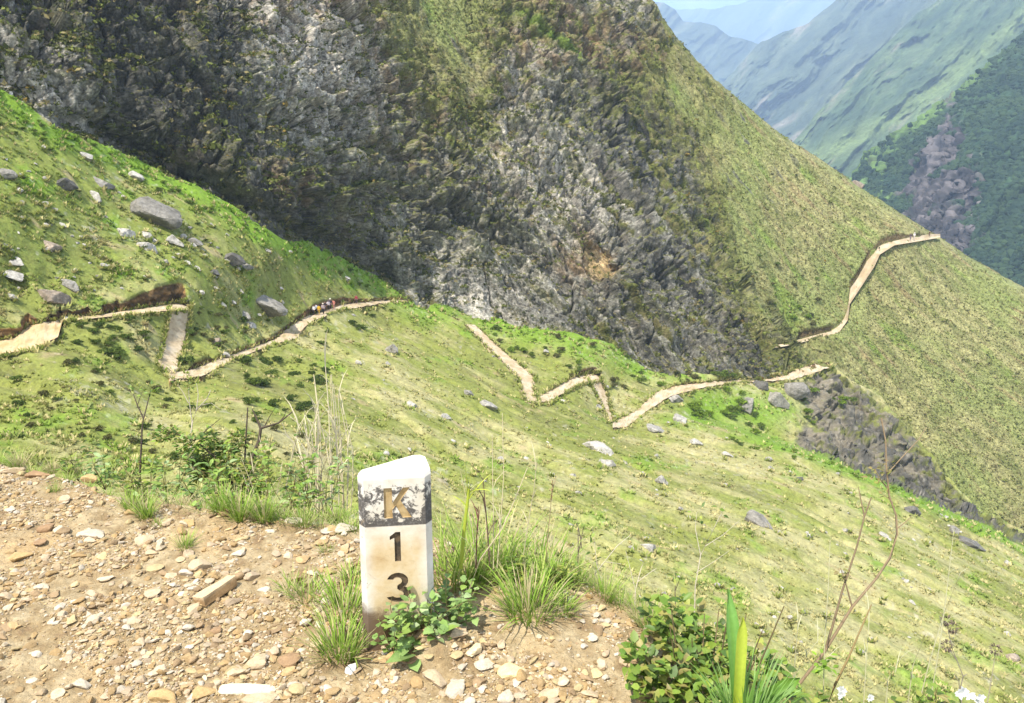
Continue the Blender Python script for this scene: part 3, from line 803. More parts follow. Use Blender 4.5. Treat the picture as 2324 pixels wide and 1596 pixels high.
def col_forest(X, Y, P, spur, s1, s2):
    n = fbm(P / 60.0, 4); f = fbm(P / 14.0, 3)
    xl = np.interp(Y, [255, 300, 380, 450, 560, 700], [2150, 2110, 2058, 2035, 2060, 2100]); xr = np.interp(Y, [255, 300, 380, 450, 560, 700], [2155, 2190, 2212, 2215, 2228, 2250])
    rock = sstep(-10, 14, np.minimum(X - xl, xr - X) + 60 * n + 26 * f - 4) * sstep(0.42, 0.18, fbm(P / 26.0 + 60, 4) + 0.2 * f)
    rock = np.maximum(rock, sstep(0.25, 0.4, n + 0.3 * f) * sstep(2140, 2010, X) * sstep(330, 420, Y) * 0.9)
    topy = np.interp(X, [1900, 1927, 1963, 2080, 2172, 2324, 2500], [420, 405, 347, 278, 205, 80, -40])
    grass = sstep(34, 10, (Y - topy) + 30 * n) * sstep(2330, 2200, X + 0 * Y) * 0.9
    grass = np.maximum(grass, sstep(2080, 2000, X + 70 * n) * sstep(0.0, 0.3, f + n))
    c = mixc(np.array([.020, .042, .022]), np.array([.040, .075, .030]), sstep(-.3, .4, n + 0.5 * f))
    c = mixc(c, np.array([.12, .19, .05]), grass)
    c = mixc(c, mixc(np.array([.040, .036, .036]), np.array([.145, .125, .118]), sstep(-.25, .4, f + 0.4 * fbm(P / 6., 3))), rock)
    return np.clip(1 - rock - grass, 0, 1), c


def col_mid(X, Y, P, spur, s1, s2):
    st = fbm(np.stack([s1 / 34., s2 / 260., X * 0 + 4], -1), 5); n = fbm(P / 170.0, 4)
    c = mixc(np.array([.050, .080, .034]), np.array([.105, .140, .055]), sstep(-.3, .35, st + 0.4 * n))
    c = mixc(c, np.array([.028, .050, .028]), 0.6 * sstep(0.08, 0.3, n - 0.3 * st + 0.2 * sstep(150, 400, Y) * sstep(1900, 2100, X)))
    c = mixc(c, np.array([.25, .205, .16]), 0.7 * sstep(0.22, 0.48, st * 0.9 - n * 0.5))
    g = np.exp(-(((Y - np.interp(X, [1850, 1960, 2080, 2172, 2324], [385, 330, 262, 190, 62]) + 26) / 26.) ** 2))
    c = mixc(c, np.array([.17, .22, .07]), 0.7 * g)
    return np.ones_like(X), c


def col_high(X, Y, P, spur, s1, s2):
    st = fbm(np.stack([s1 / 30., s2 / 240., X * 0 + 14], -1), 5); n = fbm(P / 260.0, 4)
    c = mixc(np.array([.050, .068, .040]), np.array([.115, .135, .070]), sstep(-.3, .35, st + 0.4 * n))
    c = mixc(c, np.array([.035, .048, .038]), 0.5 * sstep(0.05, 0.35, n))
    c = mixc(c, np.array([.27, .215, .17]), 0.7 * sstep(0.2, 0.45, st * 0.9 - n * 0.5))
    return np.ones_like(X), c


far_sheet('far_mountain', 'forested slope with a bare rock outcrop across the valley on the right', [(1330, 700), (1860, 470), (1900, 430), (1927, 405), (1963, 350), (2080, 278), (2172, 205), (2250, 140), (2324, 78), (2500, -60), (2720, -60)],
          [(2324, 80, 980), (2172, 205, 900), (1963, 350, 930), (1900, 440, 900), (2324, 640, 640), (2100, 530, 720), (2150, 300, 830), (2500, -40, 1050), (2720, 700, 560), (1500, 700, 800), (2200, 420, 740), (2060, 400, 830)], 720, 5.0, col_forest, forest=9.5)
far_sheet('far_mountain', 'hazy green mountain with long grassy spurs behind the forested slope', [(1330, 640), (1700, 440), (1760, 372), (1800, 322), (1850, 262), (1900, 212), (1960, 150), (2025, 86), (2084, 30), (2130, 0), (2180, -50), (2720, -60)],
          [(2130, 0, 2300), (1960, 150, 2100), (1760, 372, 1900), (1900, 400, 1500), (2324, 0, 1900), (2324, 300, 1400), (2720, 0, 1700), (1500, 640, 1500), (2000, 300, 1700), (2720, 600, 1000)], 560, 10.0, col_mid)
far_sheet('far_mountain', 'pale blue mountain ridge rising to the right behind the green spurs', [(1330, 420), (1560, 260), (1640, 190), (1700, 122), (1726, 96), (1748, 88), (1788, 69), (1835, 51), (1865, 26), (1894, 4), (1950, -40), (2720, -60)],
          [(1726, 96, 3700), (1894, 4, 3700), (1700, 300, 2900), (2000, 100, 2800), (2324, 0, 2600), (1500, 420, 3000), (2720, 300, 2000), (1850, 300, 2500)], 480, 11.0, col_high)
far_sheet('far_mountain', 'pale blue ridge falling to the right beside the mountainside skyline', [(1330, -60), (1430, -50), (1470, -8), (1484, 5), (1506, 7), (1532, 22), (1550, 47), (1623, 58), (1660, 84), (1726, 99), (1790, 160), (1900, 300), (2720, 400)],
          [(1484, 5, 5200), (1726, 99, 5000), (1600, 250, 4300), (1330, 0, 5200), (2000, 300, 4800), (1330, 400, 4000), (2720, 400, 4800)], 430, 9.0, col_high)
far_sheet('far_mountain', 'faint bluish white mountain under the clouds at the head of the valley', [(1330, 60), (1500, 22), (1560, 20), (1620, 22), (1690, 6), (1740, -20), (1800, -50), (2720, -60)],
          [(1500, 20, 10500), (1800, 0, 10500), (1700, 200, 9000), (2720, 100, 10000), (1330, 200, 9000)], 330, 6.0, col_high)

# crowns of the far wood, thousands of them
def far_wood():
    P, fr, Y, X = FOREST[0]; rng = np.random.default_rng(8)
    R, Cn = fr.shape
    n = 60000; r = rng.integers(0, R - 1, n); c = rng.integers(0, Cn - 1, n)
    k = (rng.random(n) < fr[r, c]) & (Y[r, c] < 660) & (Y[r, c] > -60) & (X[r, c] > 1860) & (X[r, c] < 2440)
    r, c = r[k], c[k]; Q = P[r, c] + (P[r + 1, c] - P[r, c]) * rng.random((len(r), 1))
    keep = rng.random(len(Q)) < np.clip(.75 + 1.2 * fbm(Q / 30., 3), .1, 1); Q = Q[keep]
    V0, F0 = rock_ico()
    m = len(Q); s = rng.uniform(1.6, 4.2, m)
    V = Q[:, None] + V0[None] * s[:, None, None] * (1 + .35 * rng.normal(size=(m, len(V0), 1)) * .5) + np.array([0, 0, 1.0]) * (s * .6)[:, None, None]
    F = (F0[None] + (np.arange(m) * len(V0))[:, None, None]).reshape(-1, 3)
    tone = mixc(np.array([.018, .040, .022]), np.array([.050, .085, .030]), np.clip(.5 + fbm(Q / 40., 3) + rng.normal(0, .25, m), 0, 1))
    C = np.repeat(tone[:, None], len(V0), 1)
    o = mesh_np('far_forest', V.reshape(-1, 3), F, M_FARLEAF, C.reshape(-1, 3), False)
    tag(o, 'dark forest on the slope across the valley', 'forest', kind='stuff')


def rock_ico():
    import bmesh
    bm = bmesh.new(); bmesh.ops.create_icosphere(bm, subdivisions=1, radius=1.0)
    V = np.array([v.co[:] for v in bm.verts]); F = np.array([[v.index for v in f.verts] for f in bm.faces]); bm.free(); return V, F


far_wood()

# ---- the air: one box of even haze round everything
m, nt, out = new_mat('haze_air')
pv = N(nt, 'ShaderNodeVolumePrincipled')
pv.inputs['Color'].default_value = (0.55, 0.73, 1.0, 1); pv.inputs['Density'].default_value = 0.00015
nt.links.new(pv.outputs[0], out.inputs['Volume'])
X0, X1, Y0, Y1, Z0, Z1 = -3000, 14000, -400, 14500, -3300, 2900
V = [(x, y, z) for x in (X0, X1) for y in (Y0, Y1) for z in (Z0, Z1)]
o = mesh_np('haze', V, np.array([(0, 1, 3, 2), (4, 6, 7, 5), (0, 4, 5, 1), (2, 3, 7, 6), (0, 2, 6, 4), (1, 5, 7, 3)]), m, None, False)
tag(o, 'thin blue haze filling the valley', 'haze', kind='stuff')


# ---- the ledge the milestone stands on (z = 0 here)
def ray_ground(x, y, z=0.0):
    D = (CAM[2] - z) / -zdir(y)
    return unproj(x, y, D)


POST = ray_ground(907, 1462)


def ledge_z(X, Y):
    P = np.stack([X, Y, np.zeros_like(X)], -1)
    z = 0.035 * fbm(P / 0.55, 3) + 0.016 * fbm(P / 0.13 + 5, 3) + 0.006 * fbm(P / 0.035 + 9, 3)
    d1 = np.hypot((X - POST[0] - 0.125) / 0.115, (Y - POST[1] + 0.03) / 0.10)
    z = z + 0.082 * np.exp(-d1 ** 2)
    z = z - 0.03 * np.exp(-(((X - POST[0] + 0.09) / 0.10) ** 2 + ((Y - POST[1] + 0.02) / 0.1) ** 2))
    d2 = np.hypot((X - POST[0] - 0.42) / 0.25, (Y - POST[1] - 0.15) / 0.2)
    return z + 0.03 * np.exp(-d2 ** 2)


def build_ledge():
    xs = np.concatenate([np.linspace(-2600, -130, 60), np.arange(-120, 1900, 2.3), np.linspace(1905, 4200, 60)])
    ye = ledge_px(np.clip(xs, -800, 3000)) + 5 * fbm(np.stack([xs / 50., xs * 0, xs * 0 + 2], -1), 4)
    v = np.linspace(0, 1, 270)[:, None]
    Y = ye + v * (np.maximum(1640, ye + 30) - ye)
    Y = np.vstack([Y, Y[-1] + np.linspace(0, 1, 20)[1:, None] ** 1.4 * (4200 - Y[-1])])
    X = np.broadcast_to(xs, Y.shape)
    P = ray_ground(X, Y)
    wx, wy = P[..., 0], P[..., 1]
    dist = np.abs(Y - ye)
    P[..., 2] = ledge_z(wx, wy)
    # rounded lip and the drop behind it
    lip = P[0]
    s = np.concatenate([np.linspace(0.012, 0.5, 26), np.linspace(0.6, 22, 26)])[::-1][:, None]
    out = lip[:, :2] - np.array([0.1, 0.2]); out = out / np.linalg.norm(out, axis=1)[:, None]
    drop = np.where(s < 0.5, 0.9 * s ** 2 + 0.35 * s, 0.4 + 0.95 * (s - 0.5))
    bx = lip[:, 0] + out[:, 0] * s; by = lip[:, 1] + out[:, 1] * s
    bz = lip[:, 2] - drop + 0.10 * fbm(np.stack([bx / 0.5, by / 0.5, bx * 0 + 4], -1), 3) * np.clip(s, 0, 1)
    B = np.stack([bx, by, bz], -1)
    P = np.concatenate([B, P])
    n1 = fbm(P / 0.5, 4); n2 = fbm(P / 0.09 + 5, 4); n3 = fbm(P / 0.025 + 1, 3)
    c = mixc(np.array([.275, .195, .098]), np.array([.415, .325, .19]), sstep(-.35, .4, n2 + 0.5 * n1 + 0.3 * n3))
    c = mixc(c, np.array([.39, .235, .09]), 0.45 * sstep(0.05, 0.45, n1 + 0.3 * n2))
    c = mixc(c, np.array([.19, .115, .065]), 0.5 * sstep(0.15, 0.5, -n2 + 0.2 * n3))
    nb = len(B)
    gb = sstep(0.15, 0.5, s)[..., None] * np.ones((1, len(xs), 1))
    c[:nb] = c[:nb] * (1 - gb) + np.array([.12, .13, .04]) * gb
    o = mesh_np('ground', P, grid_faces(*P.shape[:2]), M_SOIL, c)
    tag(o, 'stony tan ledge in the foreground', 'ground', kind='structure')


build_ledge()


def rock_proto(rng, sub, flat=0.55, planes=11, rough=0.05, hmin=.55):
    import bmesh
    bm = bmesh.new(); bmesh.ops.create_icosphere(bm, subdivisions=sub, radius=1.0)
    V = np.array([v.co[:] for v in bm.verts]); F = np.array([[v.index for v in f.verts] for f in bm.faces]); bm.free()
    n = rng.normal(size=(planes, 3)); n[:, 2] *= 1.2; n /= np.linalg.norm(n, axis=1)[:, None]
    h = rng.uniform(hmin, 1.0, planes)
    d = V @ n.T
    r = np.min(np.where(d > 0.05, h / np.maximum(d, 0.05), 9), axis=1)
    r = np.minimum(r, 1.25)
    V = V * r[:, None]
    if rough: V = V + V * (rough * fbm(V * 2.2 + rng.uniform(0, 50), 3))[:, None] * 2
    V[:, 2] *= flat
    return V, F


def rotz(a):
    c, s = math.cos(a), math.sin(a); return np.array([[c, -s, 0], [s, c, 0], [0, 0, 1.0]])


def rotx(a):
    c, s = math.cos(a), math.sin(a); return np.array([[1, 0, 0], [0, c, -s], [0, s, c]])


STONE_COL = [np.array(c) for c in ((.41, .305, .18), (.37, .255, .125), (.45, .36, .24), (.33, .22, .10), (.47, .40, .30), (.27, .185, .10), (.39, .295, .19), (.43, .33, .17))]


def build_gravel():
    rng = np.random.default_rng(5)
    P0 = [rock_proto(rng, 1, rng.uniform(.35, .8), 7, 0, .42) for _ in range(10)]
    P1 = [rock_proto(rng, 2, rng.uniform(.3, .75), 8, 0.03, .42) for _ in range(10)]
    mb = MB()
    cnt = 0
    while cnt < 20000:
        x = rng.uniform(-90, 1680); y = rng.uniform(1050, 1625)
        if y < ledge_px(x) + 2: continue
        p = ray_ground(x, y)
        if rng.random() > (p[1] / 3.7) ** 2.2 + 0.12: continue
        if abs(p[0] - POST[0]) < 0.11 and 0 < p[1] - POST[1] + 0.01 < 0.2: continue
        dens = float(fbm(np.array([[p[0] / 0.35, p[1] / 0.35, 3.0]]), 3)[0])
        if dens < -0.05 and rng.random() < 0.85: continue
        r = 0.0028 * (1 - rng.random()) ** -0.55
        if r > 0.021: continue
        V, F = (P1 if r > 0.011 else P0)[rng.integers(10)]
        M = rotz(rng.uniform(0, 6.3)) @ rotx(rng.normal(0, 0.3))
        S = np.array([r * rng.uniform(.8, 1.35), r * rng.uniform(.65, 1.05), r])
        z = float(ledge_z(np.array([p[0]]), np.array([p[1]]))[0])
        col = STONE_COL[rng.integers(len(STONE_COL))] * rng.uniform(.7, 1.1)
        mb.add((V * S) @ M.T + np.array([p[0], p[1], z + r * 0.22]), F, col)
        cnt += 1
    o = mb.build('gravel', M_PEBBLE, smooth=False)
    tag(o, 'loose tan and ochre gravel covering the foreground ledge', 'gravel', kind='stuff')


build_gravel()


# ================================================================ GROUND COVER
def scatter_tufts():
    """grass tussocks all over the near hillside"""
    rng = np.random.default_rng(21)
    R, Cn = SA.Y.shape
    n = 90000
    c = rng.integers(20, Cn - 30, n); r = rng.integers(2, 425, n)
    ok = (SA.on[r, c] < 0.25) & (SA.rock[r, c] < 0.35) & (XS[c] > -150) & (XS[c] < 2450)
    c, r = c[ok], r[ok]
    P = SA.P[r, c]; P = P + (SA.P[r - 1, c] - P) * rng.random((len(c), 1)) + (SA.P[r, c + 1] - P) * rng.random((len(c), 1))
    base = SA.C[r, c]; lush = SA.lush[r, c]
    dist = np.linalg.norm(P - CAM, axis=1)
    clump = fbm(P / 3.0 + 60, 3)
    keep = rng.random(len(c)) < np.clip(0.30 + 1.9 * clump + 0.35 * lush, 0.04, 1)
    P, base, lush, dist, clump = P[keep], base[keep], lush[keep], dist[keep], clump[keep]
    # taller grass hanging over the edges of the trail
    ex, ey = [], []
    for lo, up, _ in LEGS:
        for pl, o in ((lo, 2.5), (up, -3.5)):
            x = rng.uniform(max(pl[0][0], -60), pl[-1][0], 260); ex.append(x); ey.append(poly(pl)(x) + o + rng.normal(0, 2.0, len(x)))
    for le, ri in DOWN:
        for pl, o in ((le, -2.5), (ri, 2.5)):
            y = rng.uniform(pl[0][0], pl[-1][0], 150); ey.append(y); ex.append(np.interp(y, [q[0] for q in pl], [q[1] for q in pl]) + o + rng.normal(0, 1.6, len(y)))
    ex, ey = np.concatenate(ex), np.concatenate(ey)
    bx = np.array([b for b in BOULDERS if b[2] > 9]); nb = 7
    an = rng.uniform(0, 6.283, (len(bx), nb)); rr = rng.uniform(.42, .62, (len(bx), nb))
    ex = np.concatenate([ex, (bx[:, 0:1] + np.cos(an) * bx[:, 2:3] * rr).ravel()]); ey = np.concatenate([ey, (bx[:, 1:2] + 2 + np.abs(np.sin(an)) * bx[:, 3:4] * rr).ravel()])
    E = np.array([SA.at(a, b) for a, b in zip(ex, ey)])
    ne = len(E)
    P = np.concatenate([P, E]); base = np.concatenate([base, mixc(np.array([.14, .19, .03]), np.array([.28, .27, .09]), rng.random(ne))]); lush = np.concatenate([lush, np.full(ne, 1.2)])
    dist = np.linalg.norm(P - CAM, axis=1); clump = np.concatenate([clump, np.full(ne, .6)])
    m = len(P)
    h = rng.uniform(0.10, 0.34, m) * (1 + 0.5 * np.clip(clump, 0, 1) + 0.5 * lush) * (0.8 + dist / 260.)
    tone = rng.uniform(1.0, 1.55, m)[:, None]
    col = base * tone
    dry = rng.random(m) < 0.28
    col[dry] = np.array([.40, .35, .16]) * tone[dry]
    drk = rng.random(m) < 0.03
    col[drk] = np.array([.085, .105, .022]) * tone[drk]
    V, C, F = [], [], []
    K = 5
    Vs = np.zeros((m, K, 3, 3), np.float32)
    for k in range(K):
        a = rng.uniform(0, 6.283, m); ln = rng.uniform(0.3, 1.0, m)
        hd = np.stack([np.cos(a), np.sin(a), 0 * a], -1); sd = np.stack([-np.sin(a), np.cos(a), 0 * a], -1)
        w = (h * rng.uniform(.22, .4, m))[:, None]
        b = P + hd * (h * 0.18)[:, None] - np.array([0, 0, 0.04])
        tip = b + hd * (h * ln * 0.9)[:, None] + np.array([0, 0, 1.0]) * (h * rng.uniform(.55, 1.0, m))[:, None]
        Vs[:, k, 0] = b - sd * w; Vs[:, k, 1] = b + sd * w; Vs[:, k, 2] = tip
    Cc = np.repeat(np.repeat(col[:, None, None], K, 1), 3, 2).astype(np.float32)
    Cc[:, :, 2] *= 1.12
    F = np.arange(m * K * 3, dtype=np.int32).reshape(-1, 3)
    o = mesh_np('grass', Vs.reshape(-1, 3), F, M_GRASS, Cc.reshape(-1, 3), False)
    tag(o, 'short tussock grass covering the near hillside', 'grass', kind='stuff')



def leafy_cloud(P, size, col, rng, K=7, flat=0.75):
    """K leaf sprays of random tilt round each point"""
    m = len(P)
    Vs = np.zeros((m, K, 4, 3), np.float32); Cc = np.zeros((m, K, 4, 3), np.float32)
    for k in range(K):
        o = rng.normal(size=(m, 3)); o /= np.linalg.norm(o, axis=1)[:, None]; o[:, 2] = np.abs(o[:, 2]) * flat
        c = P + o * (size * rng.uniform(.25, .8, m))[:, None]
        a = rng.normal(size=(m, 3)); a /= np.linalg.norm(a, axis=1)[:, None]
        b = np.cross(a, o + 1e-3); b /= np.linalg.norm(b, axis=1)[:, None]
        s = (size * rng.uniform(.22, .5, m))[:, None]
        Vs[:, k, 0] = c - a * s; Vs[:, k, 1] = c + b * s * 0.6; Vs[:, k, 2] = c + a * s; Vs[:, k, 3] = c - b * s * 0.6
        Cc[:, k] = (col * rng.uniform(.7, 1.3, (m, 1)))[:, None]
    return Vs.reshape(-1, 3), np.arange(m * K * 4, dtype=np.int32).reshape(-1, 4), Cc.reshape(-1, 3)


def scatter_cliff():
    rng = np.random.default_rng(31)
    R, Cn = SB.Y.shape
    def pick(n, field, lo, rlo=58):
        c = rng.integers(10, Cn - 20, n); r = rng.integers(rlo, R - 2, n)
        ok = (XS[c] > -120) & (XS[c] < 2420) & (SB.Y[r, c] > -60) & (SB.Y[r, c] < contact(XS[c]) + 30)
        c, r = c[ok], r[ok]
        k = rng.random(len(c)) < np.clip(field[r, c], lo, 1)
        return r[k], c[k]
    # bushes and hanging plants on the rock
    P_, S_, C_ = [], [], []
    cl_ = sstep(-0.05, 0.35, fbm(SB.P / 5.0 + 70, 4) + 0.5 * fbm(SB.P / 1.8 + 7, 2))
    r, c = pick(330000, (SB.veg * 0.42 + 0.10 * (SB.vn > .2)) * cl_ * (1 - SB.grassy) * (0.45 + 1.5 * sstep(.3, .75, SB.N[..., 2])) + SB.veg * .08, 0.014)
    P = SB.P[r, c] + SB.N[r, c] * 0.15
    m3 = fbm(P / 4.0 + 3, 3)
    col = mixc(np.array([.075, .082, .022]), np.array([.170, .190, .042]), np.clip(0.5 + m3 * 1.2 + 0.6 * (SB.vn[r, c] - 0.5) + rng.normal(0, .2, len(P)), 0, 1))
    w = rng.random(len(P)); col[w < .14] = np.array([.24, .20, .085]); col[w > .975] = np.array([.20, .14, .03]); col[(w > .14) & (w < .26)] = np.array([.042, .050, .014])
    size = 0.32 + 0.7 * rng.random(len(P)) ** 2 + 0.5 * (rng.random(len(P)) < 0.06)
    V, F, C = leafy_cloud(P, size, col, rng, 6)
    o = mesh_np('cliff_vegetation', V, F, M_FARLEAF, C, False)
    tag(o, 'olive and green plants clinging to the ledges of the dark rock face', 'vegetation', kind='stuff')
    # tussocks of the ridge
    r, c = pick(110000, SB.grassy * 0.8, 0.0)
    P = SB.P[r, c]
    m = len(P)
    base = SB.C[r, c] * rng.uniform(.92, 1.25, (m, 1))
    w = rng.random(m); base[w < .2] = np.array([.38, .33, .16]); base[w > .93] = np.array([.10, .105, .035])
    h = rng.uniform(.22, .6, m) * (1 + 0.7 * np.clip(fbm(P / 5. + 9, 3), 0, 1))
    K = 4
    Vs = np.zeros((m, K, 3, 3), np.float32)
    for k in range(K):
        a = rng.uniform(0, 6.283, m); hd = np.stack([np.cos(a), np.sin(a), 0 * a], -1); sd = np.stack([-np.sin(a), np.cos(a), 0 * a], -1)
        wd = (h * rng.uniform(.2, .42, m))[:, None]; b = P - np.array([0, 0, .05])
        Vs[:, k, 0] = b - sd * wd; Vs[:, k, 1] = b + sd * wd; Vs[:, k, 2] = b + hd * (h * rng.uniform(.3, 1, m))[:, None] + np.array([0, 0, 1.]) * (h * rng.uniform(.5, 1, m))[:, None]
    Cc = np.repeat(np.repeat(base[:, None, None], K, 1), 3, 2)
    o = mesh_np('ridge_grass', Vs.reshape(-1, 3), np.arange(m * K * 3).reshape(-1, 3), M_GRASS, Cc.reshape(-1, 3), False)
    tag(o, 'straw coloured tussock grass on the far ridge', 'grass', kind='stuff')


scatter_cliff()


# ================================================================ THE MILESTONE
def pz(y, Y):
    """height of pixel row y on an upright plane at distance Y"""
    D = Y / (CP - (y - CY) / FPX * SP)
    return CAM[2] + D * float(zdir(y))


def milestone_mats():
    m, nt, out = new_mat('painted_concrete')
    tc = N(nt, 'ShaderNodeTexCoord'); ob = tc.outputs['Object']
    sep = N(nt, 'ShaderNodeSeparateXYZ'); nt.links.new(ob, sep.inputs[0])
    def math_(op, a, b=0.0, c=None):
        n = N(nt, 'ShaderNodeMath', operation=op, use_clamp=False)
        for s, v in zip(n.inputs, (a, b, c)):
            if v is None: continue
            if hasattr(v, 'is_output'): nt.links.new(v, s)
            else: s.default_value = v
        return n.outputs[0]
    def step(v, a, b):
        n = N(nt, 'ShaderNodeMapRange', interpolation_type='SMOOTHSTEP'); nt.links.new(v, n.inputs[0])
        n.inputs[1].default_value = a; n.inputs[2].default_value = b; return n.outputs[0]
    n1 = noise_node(nt, ob, 9, 6, 0.62); n2 = noise_node(nt, ob, 34, 6, 0.7, 0.6); n3 = noise_node(nt, ob, 120, 4, 0.6)
    z = sep.outputs[2]; x = sep.outputs[0]
    white = ramp(nt, n1.outputs[0], [(0.3, (.50, .45, .35)), (0.55, (.62, .58, .50)), (0.75, (.72, .70, .65))])
    stain = ramp(nt, n1.outputs[0], [(0.34, (.42, .27, .10)), (0.5, (.53, .40, .21)), (0.66, (.57, .48, .32))])
    # ochre run-off on the front below the band, stronger towards the foot
    low = math_('MULTIPLY', step(z, 0.46, 0.32), step(math_('ABSOLUTE', x), 0.105, 0.06))
    c = mixn(nt, white.outputs[0], stain.outputs[0], math_('MULTIPLY', low, 0.85))
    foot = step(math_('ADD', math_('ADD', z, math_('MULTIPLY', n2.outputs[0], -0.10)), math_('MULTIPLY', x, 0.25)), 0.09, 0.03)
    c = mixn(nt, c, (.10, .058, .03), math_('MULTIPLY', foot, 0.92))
    # remains of black paint in the band under the cap
    inband = math_('MULTIPLY', step(z, BAND0 - 0.002, BAND0 + 0.002), step(z, BAND1 + 0.012, BAND1 - 0.012))
    sidew = math_('MULTIPLY', step(x, 0.075, 0.098), 0.16)
    lowb = math_('MULTIPLY', step(z, BAND1, BAND0), 0.14)
    line = math_('MULTIPLY', step(z, BAND0 + 0.014, BAND0 + 0.006), 0.35)
    cov = math_('ADD', math_('ADD', math_('ADD', n2.outputs[0], sidew), lowb), line)
    cov = math_('ADD', cov, math_('MULTIPLY', math_('SUBTRACT', n1.outputs[0], 0.5), 0.7))
    blk = math_('MULTIPLY', step(cov, 0.50, 0.60), inband)
    c = mixn(nt, c, mixn(nt, (.045, .040, .036), (.16, .15, .14), step(n3.outputs[0], 0.45, 0.75)), math_('MULTIPLY', blk, 0.93))
    grime = step(noise_node(nt, ob, 14, 8, 0.75, 1.2).outputs[0], 0.56, 0.70)
    c = mixn(nt, c, (.27, .20, .12), math_('MULTIPLY', grime, 0.55))
    # pits and specks
    vo = N(nt, 'ShaderNodeTexVoronoi'); vo.inputs['Scale'].default_value = 42; nt.links.new(ob, vo.inputs['Vector'])
    pit = math_('MULTIPLY', step(vo.outputs['Distance'], 0.13, 0.08), step(noise_node(nt, ob, 17, 2).outputs[0], 0.56, 0.60))
    c = mixn(nt, c, (.09, .06, .035), pit)
    b = N(nt, 'ShaderNodeBsdfPrincipled'); b.inputs['Roughness'].default_value = 0.85; b.inputs['Specular IOR Level'].default_value = 0.25
    nt.links.new(c, b.inputs['Base Color'])
    bp = N(nt, 'ShaderNodeBump'); bp.inputs['Strength'].default_value = 0.35; bp.inputs['Distance'].default_value = 0.004
    nt.links.new(n2.outputs[0], bp.inputs['Height']); nt.links.new(bp.outputs[0], b.inputs['Normal'])
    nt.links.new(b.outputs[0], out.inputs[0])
    res = [m]
    for nm, ca, cb in (('carved_ochre', (.31, .21, .085), (.46, .35, .18)), ('carved_black', (.035, .028, .02), (.15, .10, .05))):
        q, qt, qo = new_mat(nm)
        t = N(qt, 'ShaderNodeTexCoord'); nn = noise_node(qt, t.outputs['Object'], 45, 5, 0.65)
        r = ramp(qt, nn.outputs[0], [(0.35, ca), (0.68, cb)])
        bb = N(qt, 'ShaderNodeBsdfPrincipled'); bb.inputs['Roughness'].default_value = 0.9
        qt.links.new(r.outputs[0], bb.inputs['Base Color']); qt.links.new(bb.outputs[0], qo.inputs[0]); res.append(q)
    return res


BAND0, BAND1 = pz(1194, POST[1]), pz(1100, POST[1])


